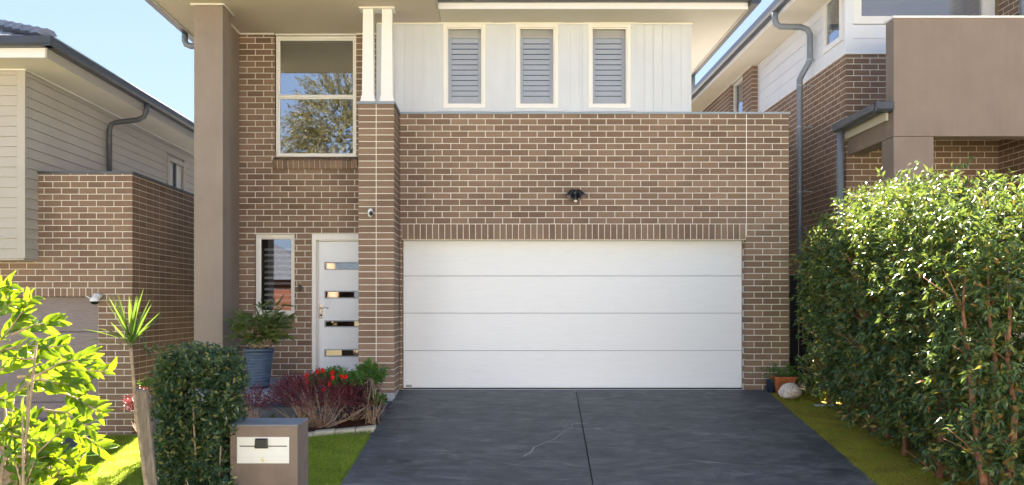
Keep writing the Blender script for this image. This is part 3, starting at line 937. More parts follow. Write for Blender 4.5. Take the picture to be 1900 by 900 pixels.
def capsule(mb, c, rx, rz, ry, n=16, k=8):
    b = len(mb.v)
    for i in range(k + 1):
        t = math.pi * i / k
        for j in range(n):
            a = 2 * math.pi * j / n
            mb.v.append((c[0] + rx * math.sin(t) * math.cos(a), c[1] - ry * math.cos(t), c[2] + rz * math.sin(t) * math.sin(a)))
    for i in range(k):
        for j in range(n):
            j2 = (j + 1) % n
            mb.f.append((b + i * n + j, b + i * n + j2, b + (i + 1) * n + j2, b + (i + 1) * n + j))
    return mb
capsule(MB(), (-1.587, YP - .03, 2.393), .036, .062, .035).build('housing', M['offwhite'], wc, smooth=True)
capsule(MB(), (-1.577, YP - .050, 2.385), .026, .034, .030).build('lens_face', M['black'], wc, smooth=True)
kb = thing('key_box', (-2.765, YE, 1.38), 'small black key lock box hanging left of the front door', 'key box')
MB().box(-2.787, -2.743, YE - .045, YE - .004, 1.375, 1.465).build('box', M['black'], kb, bevel=.006)
MB().tube([(-2.778, YE - .02, 1.465), (-2.778, YE - .02, 1.50), (-2.770, YE - .02, 1.515), (-2.760, YE - .02, 1.515), (-2.752, YE - .02, 1.50), (-2.752, YE - .02, 1.465)], .0045, 8).build('shackle', M['chrome'], kb, smooth=True)

# ------------------------------------------------------------------ LEFT NEIGHBOUR
hl = thing('neighbour_house', (-6, 12, -.6), 'left neighbouring brick house with greige weatherboards, slate tiled roof and charcoal gutter', 'house')
YL = 11.56; XLc = -4.93; ZLt = 2.985; ZLs = 4.325; XLw = -6.237
lb = []
zL = -.60
GD = (-9.5, -5.40, -1, 1.29)
CT = -6.245
courses(lb, (-9.5, YL), 0, XLc + 9.5, 1.42, ZLt, phase=1, retR=True, zbase=1.42 - 10 * H)
courses(lb, (-5.40, YL), 0, XLc + 5.40, zL, 1.42, phase=1, retL=True, retR=True, zbase=1.42 - 30 * H)
for i in range(36):
    xx = -5.40 - .086 * (i + 1)
    if xx > -9.4: lb.append((xx + .043, YL, 1.295, .076, .115, .10, 0))
courses(lb, (XLc, YL), R(90), 4.2, zL, ZLt, side=True, phase=1, zbase=1.42 - 30 * H)
lay_bricks(lb, hl, M['brick_l'])
m = MB()
for a, b, c, d in holed(-9.5, XLc - E, zL, ZLt, [(GD[0] - 1, GD[1] - E, zL - 1, 1.295)]):
    m.box(a, b, YL + E, YL + .2, c, d)
m.box(XLc - .2, XLc - E, YL + .201, 20, zL, ZLt - .004)
m.build('mortar', M['mortar'], hl)
MB().box(-9.5, XLc - .004, YL + .012, YL + .3, -1.4, zL - .001).box(XLc - .3, XLc - .004, YL + .301, 20, -1.4, zL - .003).build('footing', M['concrete'], hl)
MB().box(XLw + .0, XLc + .015, YL - .015, YL + .2, ZLt, ZLt + .032).box(XLc - .18, XLc + .015, YL + .201, 20, ZLt, ZLt + .032).build('coping', M['pipe_dark'], hl)
MB().box(XLw, XLc - .19, YL + .21, 20, ZLt - .1, ZLt - .02).build('flat_roof', M['roof_dark'], hl)
gl_ = MB().box(-9.5, -5.39, YL + .20, YL + .22, -1.2, 1.4).build('garage_door', M['fence'], hl)
gl_['label'] = 'grey timber look panelled garage door'
for i in range(4):
    z1 = 1.29 - i * .49
    z1b = z1 - .482
    MB().box(-9.5, -5.405, YL + .165, YL + .199, z1b, z1).build('panel', M['garage_l'], gl_, bevel=.003)
# weatherboard upper storey (box that juts out over the garage)
YB = 11.23; zb0 = 1.80
board = .136
k = 0
z = zb0
cells_side = []
while z < ZLs - .01:
    z1 = min(z + board, ZLs)
    MB().hexa([(-9.5, YB - .020, z), (XLw - .085, YB - .020, z), (XLw - .085, YB + .03, z), (-9.5, YB + .03, z),
               (-9.5, YB - .004, z1 - .002), (XLw - .085, YB - .004, z1 - .002), (XLw - .085, YB + .03, z1 - .002), (-9.5, YB + .03, z1 - .002)]).build('weatherboard', M['clad_l'], hl)
    runs = [(YB + .02, 20)] if z1 > ZLt + .03 else [(YB + .02, YL)]
    if z1 > ZLt + .03: runs = [(YB + .02, 16.15), (17.08, 20)] if z < 4.05 else runs
    for a, b in runs:
        zz0 = z if (z > ZLt or b == YL) else z
        MB().hexa([(XLw - .03, a, zz0), (XLw + .020, a, zz0), (XLw + .020, b, zz0), (XLw - .03, b, zz0),
                   (XLw - .03, a, z1 - .002), (XLw + .004, a, z1 - .002), (XLw + .004, b, z1 - .002), (XLw - .03, b, z1 - .002)]).build('weatherboard', M['clad_l'], hl)
    z = z1; k += 1
MB().box(-9.5, XLw - .035, YB + .031, YB + .1, zb0, ZLs).box(XLw - .12, XLw - .031, YB + .101, 20, zb0 + 1.1, ZLs).box(-9.5, XLw, YB + .0, YL + .1, zb0 - .02, zb0 - .001).build('wall_upper', M['clad_l'], hl)
MB().box(XLw - .083, XLw + .026, YB - .026, YB + .018, zb0, ZLs).build('corner_trim', M['clad_l'], hl)
# window on the side wall
MB().box(XLw - .02, XLw + .034, 16.15, 16.23, ZLt + .03, 4.05).box(XLw - .02, XLw + .034, 16.99, 17.08, ZLt + .03, 4.05).box(XLw - .02, XLw + .034, 16.23, 16.99, 3.97, 4.05).build('window_frame', M['clad_l'], hl)
wf = MB().box(XLw - .06, XLw - .02, 16.24, 16.98, ZLt + .05, 3.96).build('window', M['shutter'], hl)
MB().box(XLw - .015, XLw + .030, 16.55, 16.60, ZLt + .05, 3.96).build('mullion', M['gutter'], wf)
# soffit, fascia, gutter, roof
EX, EY = -5.66, 10.69
MB().box(-9.5, EX, EY, 20, ZLs, ZLs + .02).build('soffit', M['soffit_l'], hl)
MB().box(-9.5, XLw + .03, YB - .045, YB - .024, ZLs - .02, ZLs - .001).box(XLw + .024, XLw + .044, YB - .045, 20, ZLs - .02, ZLs - .001).build('cornice_bead', M['frame'], hl)
fs = MB()
for i in range(4):
    fs.box(-9.5, EX, EY - .024 + (i % 2) * .003, EY - .001, ZLs - .004 + i * .031, ZLs - .004 + (i + 1) * .031)
fs.build('fascia', M['fascia'], hl)
MB().box(EX + .001, EX + .024, EY - .02, 20, ZLs - .004, ZLs + .12).build('fascia', M['clad_l'], hl)
m = MB(); m.extrude(gprof(0, -1), (-9.5, EY - .026, ZLs + .115), (EX + .14, EY - .026, ZLs + .115)); m.extrude(gprof(1, 0), (EX + .026, EY - .14, ZLs + .115), (EX + .026, 20, ZLs + .115))
m.build('gutter', M['gutter'], hl)
MB().tube([(EX + .155, EY - .10, ZLs + .225), (EX + .155, 20, ZLs + .225)], .012, 8).build('gutter_lip', M['pipe'], hl, smooth=True)
zr = ZLs + .22
roof = MB()
roof.poly([(-9.5, EY, zr), (EX + .03, EY, zr), (-7.6, 12.6, zr + .80), (-9.5, 12.6, zr + .80)]); roof.poly([(EX + .03, EY, zr), (EX + .03, 20, zr), (-7.6, 20, zr + .80), (-7.6, 12.6, zr + .80)])
roof = roof.build('roof', M['roof_dark'], hl)
sl_ = .80 / 1.95
for r_ in range(6):                 # tiles on the front slope and along the side slope
    y = EY - .03 + r_ * .31
    z = zr + (y - EY) * sl_ + .012
    n = 14
    for i in range(n):
        xa = -9.0 + .29 * i
        lim = EX + .03 - (y + .2 - EY)
        if xa > lim - .12: continue
        xb = min(xa + .285, lim)
        mm = MB().hexa([(xa, y, z + .004), (xb, y, z + .004), (xb, y + .33, z + .33 * sl_ - .02), (xa, y + .33, z + .33 * sl_ - .02),
                        (xa, y, z + .034), (xb, y, z + .034), (xb, y + .33, z + .33 * sl_ + .012), (xa, y + .33, z + .33 * sl_ + .012)])
        mm.build('roof_tile', M['tile'], roof)
hip0 = Vector((EX + .02, EY - .01, zr + .03)); hip1 = Vector((-7.6, 12.6, zr + .85))
nh = 8; dv = (hip1 - hip0) / nh
for i in range(nh):                # ridge caps up the hip, each lapping the one below
    a = hip0 + dv * i + Vector((0, 0, .045)); b = a + dv * 1.12 + Vector((0, 0, -.03))
    m = MB(); sd = Vector((dv.y, -dv.x, 0)).normalized()
    def prof(c, w): return [tuple(c + sd * (w * math.cos(t)) + Vector((0, 0, w * .62 * math.sin(t)))) for t in (math.pi, math.pi * .75, math.pi * .5, math.pi * .25, 0)] + [tuple(c - Vector((0, 0, .05)))]
    pa, pb = prof(a, .125), prof(b, .10)
    m.v = pa + pb; m.f = [(j, (j + 1) % 6, 6 + (j + 1) % 6, 6 + j) for j in range(6)] + [(5, 4, 3, 2, 1, 0), (6, 7, 8, 9, 10, 11)]
    m.build('ridge_tile', M['tile'], roof)
# downpipe: from the side gutter back to the wall, down to the parapet
P_ = [(EX + .09, 13.6, ZLs + .13), (EX + .09, 13.6, ZLs + .0), (EX + .05, 13.6, ZLs - .10), (EX - .05, 13.6, ZLs - .15), (-6.05, 13.6, ZLs - .19), (-6.14, 13.6, ZLs - .22), (-6.17, 13.6, ZLs - .32), (-6.17, 13.6, ZLt + .03)]
m = MB().tube(P_, .042, 12); m.build('downpipe', M['pipe_dark'], hl, smooth=True)
dc_ = thing('dome_camera', (-5.43, YL, 1.25), 'white dome security camera at the corner of the grey garage door', 'camera')
cx = (177 - 911) / 136
MB().tube([(cx + .03, YL, 1.305), (cx - .0, YL - .10, 1.30)], .038, 14).build('arm', M['offwhite'], dc_, smooth=True)
MB().lathe((cx, YL - .11, 1.185), [(.062, .045), (.064, .075), (.045, .10), (.02, .118), (0, .12)], 18).build('housing', M['offwhite'], dc_, smooth=True)
MB().lathe((cx, YL - .11, 1.185), [(0, 0), (.03, .006), (.05, .022), (.058, .044)], 18).build('lens_dome', M['black'], dc_, smooth=True)
MB().tube([(cx - .04, YL - .12, 1.26), (cx - .10, YL - .14, 1.30)], .008, 6).build('aerial', M['offwhite'], dc_)
room(hl, -9.4, XLc - .3, YL + .25, 14, -.5, 2.9)

# ------------------------------------------------------------------ RIGHT NEIGHBOUR
hr = thing('neighbour_house', (7, 13, 0), 'right neighbouring brick house with white boards, taupe rendered balcony and long downpipe', 'house')
YR = 12.33; XRw = 5.205; ZRb = 4.855; ZRs = 5.84
rb = []
PH = 0
courses(rb, (XRw, 16.35), R(-90), 16.35 - YR, -.4, ZRb, sideR=True, phase=0)
courses(rb, (XRw, YR), 0, 3.6, 3.0, ZRb, phase=PH, retL=True, holes=[(2.25, 4, 0, 9)])
courses(rb, (XRw, YR), 0, 2.235, -.4, 3.0 - .002, phase=PH, retL=True, holes=[(.305 + .0, .60, -1, 2.845)], zbase=-.01)
XP = 5.07
courses(rb, (XP, 16.95), R(-90), .6, 3.0, ZRs, sideR=True, phase=0)
courses(rb, (XP, 16.35), 0, .14, 3.0, ZRs, phase=0, retL=True)
courses(rb, (XP, 24), R(-90), 6.2, 3.0, ZRs, sideR=True, phase=0)
courses(rb, (XP, 17.8), 0, .14, 3.0, ZRs, phase=0, retL=True)
XQ = 7.44
courses(rb, (XQ, YR), R(-90), 1.15, 2.0, 3.62, phase=0)
courses(rb, (XQ, YR), R(-90), 1.15, 4.6, 6.2, phase=0)
lay_bricks(rb, hr, M['brick_r'])
m = MB()
for a, b, c, d in holed(XRw + E, 9, -.6, ZRb - .002, [(XRw + .305, XRw + .60, -1, 2.845), (8.5, 8.9, 0, 1)]):
    m.box(a, b, YR + E, YR + .18, c, d)
m.box(XRw + E, XRw + .18, YR + .181, 16.35, -.6, ZRb - .004)
m.box(XP + E, XP + .2, 16.35 + E, 16.94, 2.8, ZRs).box(XP + E, XP + .2, 17.8 + E, 24, 2.8, ZRs)
m.box(XQ + E, XQ + .2, YP, YR + .006, 2.0, 6.2)
m.build('mortar', M['mortar'], hr)
# side window between the brick piers
MB().box(XP + .09, XP + .12, 16.95, 17.79, 3.0, ZRs - .06).build('window', M['glass'], hr, ).__setitem__('label', 'narrow recessed side window between brick piers')
MB().box(XP + .06, XP + .13, 16.951, 17.0, 3.0, ZRs - .01).box(XP + .06, XP + .13, 17.74, 17.79, 3.0, ZRs - .01).box(XP + .06, XP + .13, 17.001, 17.739, ZRs - .06, ZRs - .01).build('window_frame', M['frame'], hr)
MB().box(XP + .3, XP + .32, 16.9, 17.9, 2.8, ZRs).build('room_lining', M['dark_in'], hr)
# horizontal white boards above the brick: side and front
z = ZRb + .03
MB().box(XRw - .02, XRw + .02, YR - .02, 16.35, ZRb, ZRb + .028).box(XRw + .021, 9, YR - .02, YR + .02, ZRb, ZRb + .028).build('flashing', M['fascia'], hr)
while z < ZRs - .02:
    z1 = min(z + .205, ZRs)
    runs = [(YR + .0, 16.30)]
    if z1 > 4.99 + .14: runs = [(YR, 12.42), (13.10, 16.30)]
    for a, b in runs:
        MB().box(XRw - .006, XRw + .04, a, b, z, z1 - .006).build('board', M['clad_r'], hr)
    if z1 < 5.31:
        MB().box(XRw + .041, 7.4, YR - .006, YR + .04, z, z1 - .006).build('board', M['clad_r'], hr)
    z = z1
MB().box(XRw + .012, XRw + .12, YR + .041, 12.42, ZRb + .03, ZRs + .0).box(XRw + .012, XRw + .12, 12.42, 13.1, ZRb + .03, 5.12).box(XRw + .012, XRw + .12, 13.1, 16.3, ZRb + .03, ZRs).box(XRw + .121, 7.4, YR + .012, YR + .12, ZRb + .03, 5.29).build('wall_upper', M['clad_r'], hr)
MB().box(XRw - .015, XRw + .10, YR - .015, YR + .06, ZRb + .03, 6.6).build('corner_trim', M['clad_r'], hr)
MB().box(XRw - .015, XRw + .04, 16.301, 16.35, ZRb - .9, ZRs - .002).build('corner_trim', M['clad_r'], hr)
# side window with trim
m = MB()
for a, b, c, d in holed(12.42, 13.10, 5.09, ZRs + .5, [(12.50, 13.02, 5.17, 9)]):
    m.box(XRw - .03, XRw + .05, a, b, c, d)
wf = m.build('window', M['frame'], hr); wf['label'] = 'small side window at the top of the white boards'
MB().box(XRw + .0, XRw + .006, 12.50, 13.02, 5.17, ZRs + .4).build('pane', M['glass_low'], wf)
room(hr, XRw + .13, XRw + 1.2, 12.5, 13.1, 5.0, 6.2)
# front balcony window (wide)
m = MB()
for a, b, c, d in holed(XRw + .10, 7.35, 5.297, 6.7, [(XRw + .22, 7.20, 5.41, 9)]):
    m.box(a, b, YR - .02, YR + .06, c, d)
wf = m.build('window', M['frame'], hr); wf['label'] = 'wide balcony window with white frame'
MB().box(XRw + .22, 7.20, YR + .02, YR + .026, 5.41, 6.6).build('pane', M['glass_soft'], wf)
MB().box(XRw + .22, 7.20, YR + .06, YR + .07, 5.39, 6.6).build('infill', plain('reflection_grey', (.34, .34, .36), .9, 0, .1, .05, 1.5), wf)  # grey sheet added behind the glass to imitate its grey sky reflection
room(hr, XRw + .2, 7.3, YR + .1, YR + 2.5, 5.3, 6.7)
# balcony blade, beam, column
BX, BY = 5.23, 10.92
MB().box(BX, 9.5, BY, BY + .22, 3.373, 4.905).box(BX, BX + .22, BY + .221, YR, 3.373, 3.76).build('balcony_wall', M['render_r'], hr, bevel=.004)
MB().box(BX - .012, 9.5, BY - .015, BY + .235, 4.906, 4.935).build('balcony_cap', M['fascia'], hr)
MB().box(BX + .002, 5.752, BY + .003, 11.26, -.9, 3.368).build('column', M['render_r'], hr, bevel=.004)
MB().box(BX + .222, 9.5, BY + .222, YR + .0, 3.62, 3.76).build('balcony_floor', M['soffit'], hr)
# little side roof: fascia, gutter, downpipe
MB().box(BX - .045, BX - .012, 11.04, 12.32, 3.605, 3.765).build('fascia', M['soffit_l'], hr)
m = MB(); m.extrude(gprof(-1, 0), (BX - .10, 10.98, 3.70), (BX - .10, 12.32, 3.70)); m.extrude(gprof(0, -1), (BX - .22, 11.03, 3.70), (BX + .0, 11.03, 3.70))
m.build('gutter', M['gutter'], hr)
MB().poly([(BX - .12, 11.03, 3.80), (BX + .01, 11.03, 3.86), (BX + .01, 12.32, 3.86), (BX - .12, 12.32, 3.80)]).poly([(BX - .12, 11.03, 3.79), (BX - .12, 12.32, 3.79), (BX + .01, 12.32, 3.79), (BX + .01, 11.03, 3.79)]).build('side_roof', M['roof_dark'], hr)
m = MB().tube([(5.085, 12.24, 3.71), (5.085, 12.24, 3.4), (5.085, 12.24, 3.395), (5.085, 12.24, -.3)], [.045, .045, .052, .052], 14)
m.build('downpipe', M['pipe'], hr, smooth=True)
# small porch window and its pale glass
wf = MB().box(XRw + .31, XRw + .595, YR + .03, YR + .08, 2.78, 2.84).box(XRw + .31, XRw + .33, YR + .03, YR + .08, 1.8, 2.779).build('window', M['frame'], hr)
wf['label'] = 'small porch window with pale blue blind'
MB().box(XRw + .33, XRw + .6, YR + .05, YR + .055, 1.8, 2.78).build('pane', plain("pale_blind", (.50, .62, .78), .4, 0, .5, .03, 3), wf)
# white post and downpipe at the right end of the balcony
MB().box(7.21, 7.36, YR - .05, YR - .021, 4.9, 6.6).build('post', M['frame'], hr)
MB().tube([(7.36, 11.62, 4.6), (7.36, 11.62, 6.4)], .05, 14).build('downpipe', M['pipe'], hr, smooth=True)
# long bent downpipe on the side wall
Y0 = 13.66
Xp = XRw - .085
pth = [(4.56, 13.5, ZRs + .06), (4.56, 13.5, ZRs - .08), (4.58, 13.5, ZRs - .15), (4.64, 13.5, ZRs - .19), (4.98, 13.5, ZRs - .20), (5.08, 13.5, ZRs - .24), (5.12, 13.5, ZRs - .32), (5.12, 13.5, 5.12), (5.10, 13.52, 5.05), (5.03, 13.6, 4.90), (5.0, 13.62, 4.83), (5.0, 13.62, 4.2), (5.0, 13.62, 2.0), (5.0, 13.62, -.3)]
MB().tube(pth, .048, 14).build('downpipe', M['pipe'], hr, smooth=True)
for z in (5.10, 4.72, 4.05, 3.0, 1.9, .8):
    x = 5.12 if z > 5 else 5.0
    MB().tube([(x, 13.62 if z < 5 else 13.5, z), (x, 13.62 if z < 5 else 13.5, z + .022)], .054, 14).box(x + .05, x + .2, 13.60 if z < 5 else 13.49, 13.62 if z < 5 else 13.51, z + .004, z + .02).build('pipe_clip', M['slab_light'], hr)
# eaves: soffit, fascia, gutter and roof
GX = 4.65
MB().box(GX, XP + .1, 12.0, 26, ZRs, ZRs + .02).box(XP + .101, 9, 11.9, YR + .3, ZRs + .8, ZRs + .82).box(XP + .101, XRw + .1, YR, 16.4, ZRs - .0, ZRs + .02).build('soffit', M['soffit_l'], hr)
MB().box(GX - .024, GX - .001, 12.0, 26, ZRs - .004, ZRs + .13).build('fascia', M['fascia'], hr)
MB().box(XRw - .03, XRw - .008, YR, 16.34, ZRs - .02, ZRs - .001).box(XP - .022, XP - .001, 16.35, 24, ZRs - .02, ZRs - .001).build('cornice_bead', M['frame'], hr)
m = MB(); m.extrude([(q[0], q[1], q[2] * 1.1) for q in gprof(-1, 0)], (GX - .026, 11.98, ZRs + .045), (GX - .026, 26, ZRs + .045)); m.build('gutter', M['gutter'], hr)
m = MB()
zr = ZRs + .19
m.poly([(GX - .1, 12.0, zr), (GX - .1, 26, zr), (8.4, 22.2, zr + 1.5), (8.4, 15.8, zr + 1.5)]); m.poly([(GX - .1, 12.0, zr), (8.4, 15.8, zr + 1.5), (12.2, 12.0, zr)]); m.poly([(12.2, 12, zr), (8.4, 15.8, zr + 1.5), (8.4, 22.2, zr + 1.5), (12.2, 26, zr)]); m.poly([(12.2, 26, zr), (8.4, 22.2, zr + 1.5), (GX - .1, 26, zr)])
m.build('roof', M['roof_dark'], hr)
# dark side gate and palings between the houses, plumbing stack
fn = thing('side_fence', (4.45, 12.9, 0), 'black paling fence closing the gap between the houses', 'fence')
for i in range(6):
    MB().box(4.16 + i * .142, 4.16 + i * .142 + .13, 12.90, 12.925, -.2, 1.64).build('paling', M['fence'], fn)
MB().box(4.15, 5.0, 12.93, 12.97, .3, .38).box(4.15, 5.0, 12.93, 12.97, 1.3, 1.38).build('rail', M['fence'], fn)
pv = thing('vent_pipe', (4.68, 11.9, 0), 'short grey plumbing pipe standing beside the black fence', 'pipe')
MB().tube([(4.72, 12.15, -.3), (4.72, 12.15, .52)], .055, 14).build('pipe', M['pipe'], pv, smooth=True)
MB().tube([(4.72, 12.15, .45), (4.72, 12.15, .60)], [.075, .06], 14).tube([(4.72, 12.15, .60), (4.72, 12.15, .66)], .03, 10).build('cap', M['slab_light'], pv, smooth=True)

# ------------------------------------------------------------------ letterboxes
lbx = thing('letterbox', (-1.58, 6.1, g1(-1.6, 6)), 'taupe rendered pillar letterbox with white slot plate and a gold 6', 'letterbox')
LX0, LX1, LY0, LY1 = -1.835, -1.360, 5.91, 6.26
MB().box(LX0, LX1, LY0, LY1, -1.2, .330).build('pillar', M['render_box'], lbx, bevel=.003)
MB().box(LX0 - .001, LX1 + .001, LY0 - .001, LY1 + .001, .3305, .342).build('top', plain("letterbox_top_grey", (.24, .25, .27), .9, 0, .2, .08, 6, .5), lbx)
px0, px1, pz0, pz1 = -1.783, -1.417, .072, .256
m = MB()
for a, b, c, d in holed(px0, px1, pz0, pz1, [(px0 + .016, px1 - .014, .128, .196)]):
    m.box(a, b, LY0 - .010, LY0 - .001, c, d)
pl = m.build('plate', M['offwhite'], lbx, bevel=.001)
MB().hexa([(px0 + .016, LY0 - .008, .128), (px1 - .014, LY0 - .008, .128), (px1 - .014, LY0 - .0015, .128), (px0 + .016, LY0 - .0015, .128),
           (px0 + .016, LY0 - .0035, .188), (px1 - .014, LY0 - .0035, .188), (px1 - .014, LY0 - .0015, .188), (px0 + .016, LY0 - .0015, .188)]).build('flap', M['offwhite'], pl)
MB().box(px0 + .016, px1 - .014, LY0 - .0035, LY0 - .0012, .188, .196).build('slot', M['black'], pl)
MB().hexa([(-1.655, LY0 - .036, .182), (-1.565, LY0 - .036, .182), (-1.562, LY0 - .011, .176), (-1.658, LY0 - .011, .176),
           (-1.650, LY0 - .030, .244), (-1.570, LY0 - .030, .244), (-1.564, LY0 - .011, .250), (-1.656, LY0 - .011, .250)]).build('lock_cover', M['black'], pl, bevel=.005)
ft = bpy.data.curves.new('number', 'FONT'); ft.body = '6'; ft.size = .052; ft.extrude = .0012
fo = bpy.data.objects.new('number', ft); COL.objects.link(fo)
bpy.context.view_layer.update()
me = bpy.data.meshes.new_from_object(fo); bpy.data.objects.remove(fo)
me.materials.clear(); me.materials.append(M['yellow_paint'])
no = bpy.data.objects.new('number', me); COL.objects.link(no); link(no, (-1.616, LY0 - .0115, .082), lbx); no.rotation_euler = (R(90), 0, 0)
nb_ = thing('letterbox', (-3.1, 5.6, g1(-3.1, 5.6)), 'neighbour taupe rendered letterbox half hidden behind the lime green bush', 'letterbox')
MB().box(-3.32, -3.10, 5.62, 5.9, -1.5, .395 - .0).build('pillar', M['render_box'], nb_, bevel=.004)

# ------------------------------------------------------------------ plants
def vec(a): return np.array(a, float)
def boxcloud(n, lo, hi, shell=.35, rnd=.25, noise_amp=.06, seed=0, power=6):
    """points near the skin of a rounded box with a lumpy outline, and outward directions"""
    r = np.random.default_rng(seed)
    lo, hi = vec(lo), vec(hi); c = (lo + hi) / 2; h = (hi - lo) / 2
    d = unit(r.normal(size=(n, 3)))
    q = d / (np.abs(d) ** power).sum(1, keepdims=True) ** (1 / power)         # superellipsoid
    # even out density: spread by random scale on faces
    u = r.uniform(-1, 1, (n, 3)); ax = r.integers(0, 3, n); 
    wts = np.array([h[1] * h[2], h[0] * h[2], h[0] * h[1]]); ax = r.choice(3, n, p=wts / wts.sum())
    u[np.arange(n), ax] = np.sign(r.uniform(-1, 1, n))
    q = u / (np.abs(u) ** power).sum(1, keepdims=True) ** (1 / power)
    f = 1 + noise_amp * (np.sin(q[:, :1] * 7 + seed) * np.sin(q[:, 1:2] * 6 + seed * 2) * np.sin(q[:, 2:] * 9 + seed * 3) + .6 * np.sin(q[:, 2:] * 17 + q[:, 1:2] * 13 + seed))
    dep = 1 - shell * r.uniform(0, 1, (n, 1)) ** 1.6
    p = c + q * f * h * dep
    out = unit(q * np.array([h[1] * h[2], h[0] * h[2], h[0] * h[1]]) / max(wts))
    return p, out

# right hand hedge: seven close planted shrubs, each with stems and its own crown
hedge = [(10.80, 2.05), (10.12, 2.34), (9.44, 2.40), (8.76, 2.34), (8.06, 2.24), (7.35, 2.06)]
hl_lab = ['farthest lilly pilly shrub of the hedge, beside the fence and stone', 'second hedge shrub from the house, below the long downpipe', 'third hedge shrub from the house, with thin red stems',
          'fourth hedge shrub from the house, with a forked orange stem', 'fifth hedge shrub from the house, tallest, with sunlit crown', 'nearest hedge shrub at the right edge, with a thick red stem']
for i, ((yc, top), lab) in enumerate(zip(hedge, hl_lab)):
    xc = 4.62 - .02 * i
    zb = g1(4.4, yc)
    sh = thing('hedge_shrub', (xc, yc, zb), lab, 'hedge shrub', 'lilly pilly shrubs forming the hedge beside the driveway')
    x_in = 4.06 + (.03 if i < 2 else 0) - .012 * i
    lo = (x_in, yc - .50, zb + .04); hi = (x_in + 1.02, yc + .42, top)
    p, o = boxcloud(1850, lo, hi, .42, noise_amp=.125, seed=i + 3, power=6)
    zrel = (p[:, 2] - zb) / (top - zb)
    p[:, 0] += .14 * np.clip(1 - zrel * 1.6, 0, 1) * (p[:, 0] < xc)      # narrower foot on the driveway side
    keep = ~((zrel < .10) & (rng.uniform(size=len(p)) < .35))
    gap = np.sin(p[:, 1] * 9 + i) * np.sin(p[:, 2] * 7 + i * 2) + .4 * np.sin(p[:, 1] * 23 + p[:, 2] * 19)
    keep &= ~((gap > .50) & (rng.uniform(size=len(p)) < .8) & (zrel < .85))
    p, o = p[keep], o[keep]
    dirs = o * .7 + rng.normal(size=o.shape) * .55 + np.array([0, 0, .25])
    P, D = twigged(p, dirs, 9, .13, .85)
    D[:, 2] -= .18
    leaves('crown', M['leaf_hedge'], sh, P, D, rng.uniform(.050, .100, len(P)), rng.uniform(.023, .040, len(P)), droop=.25)
    # upright new shoots
    k = 26
    sx = rng.uniform(lo[0] + .05, hi[0], k); sy = rng.uniform(lo[1], hi[1], k)
    base = np.stack([sx, sy, np.full(k, top - .05)], 1)
    P, D = twigged(base, np.array([0, 0, 1.0]) + rng.normal(size=(k, 3)) * .25, 9, .17, .9)
    leaves('shoots', M['leaf_hedge'], sh, P, D, rng.uniform(.04, .075, len(P)), .02, kind='stuff')
    st = MB(); st2 = MB()
    for s in range(4 if i < 3 else 3):
        y_ = yc + random.uniform(-.33, .33); x_ = x_in + random.uniform(.14, .36)
        pts = [(x_ + .08, y_, zb)]
        for t in range(1, 6):
            pts.append((x_ + .08 + random.uniform(-.05, .05) - .04 * t * (s % 2), y_ + random.uniform(-.05, .05), zb + (top - zb) * t / 6.2))
        st.tube(pts, [.026, .023, .020, .016, .012, .006] if i < 4 else [.036, .032, .026, .020, .014, .007], 7)
        for b in range(9):
            t = random.uniform(.12, .8); a = pts[min(5, int(t * 6))]
            e_ = (a[0] + random.uniform(-.30, .02), a[1] + random.uniform(-.25, .25), a[2] + random.uniform(.12, .34))
            st.tube([a, ((a[0] + e_[0]) / 2, (a[1] + e_[1]) / 2, (a[2] + e_[2]) / 2 + .02), e_], [.009, .006, .003], 5)
    st.build('stem', M['bark'], sh, smooth=True)

# clipped shrub beside the letterbox
zb = g1(-2.05, 5.95)
cs = thing('clipped_shrub', (-2.05, 5.95, zb), 'dark green clipped box shaped shrub left of the letterbox', 'shrub')
for (n, lo, hi, sd) in ((1150, (-2.27, 5.70, .36), (-1.85, 6.20, .815), 1), (1100, (-2.24, 5.68, -.20), (-1.92, 6.18, .42), 2), (900, (-2.26, 5.68, -.95), (-1.93, 6.18, -.12), 5), (260, (-2.02, 5.64, -.60), (-1.80, 5.84, .02), 8)):
    p, o = boxcloud(n, lo, hi, .3, noise_amp=.26, seed=sd, power=4)
    P, D = twigged(p, o * .9 + rng.normal(size=o.shape) * .45 + np.array([0, 0, .25]), 10, .07, .95)
    leaves('crown', M['leaf_shrub'], cs, P, D, rng.uniform(.028, .050, len(P)), rng.uniform(.015, .025, len(P)), droop=.15)
k = 34
bs = np.stack([rng.uniform(-2.30, -1.74, k), rng.uniform(5.62, 5.95, k), rng.uniform(-.3, .86, k)], 1)
dd = np.stack([np.sign(bs[:, 0] + 2.03) * rng.uniform(.2, 1, k), rng.uniform(-.8, 0, k), rng.uniform(.0, 1, k)], 1)
P, D = twigged(bs, dd, 12, .12, .9)
leaves('shoots', M['leaf_shrub'], cs, P, D, rng.uniform(.03, .05, len(P)), .022, kind='stuff')
m = MB()
for s in range(7):
    a = (-2.07 + random.uniform(-.05, .05), 5.95 + random.uniform(-.05, .05), zb)
    b = (-2.07 + random.uniform(-.25, .25), 5.80 + random.uniform(-.15, .15), random.uniform(-.2, .6))
    c = ((a[0] + b[0]) / 2 + .03, (a[1] + b[1]) / 2, (a[2] + b[2]) / 2)
    m.tube([a, c, b], [.016, .011, .005], 6)
m.tube([(-1.90, 5.62, -.42), (-1.95, 5.59, -.2), (-2.02, 5.58, .02)], [.006, .005, .003], 6)
m.build('stem', M['bark_pale'], cs, smooth=True)

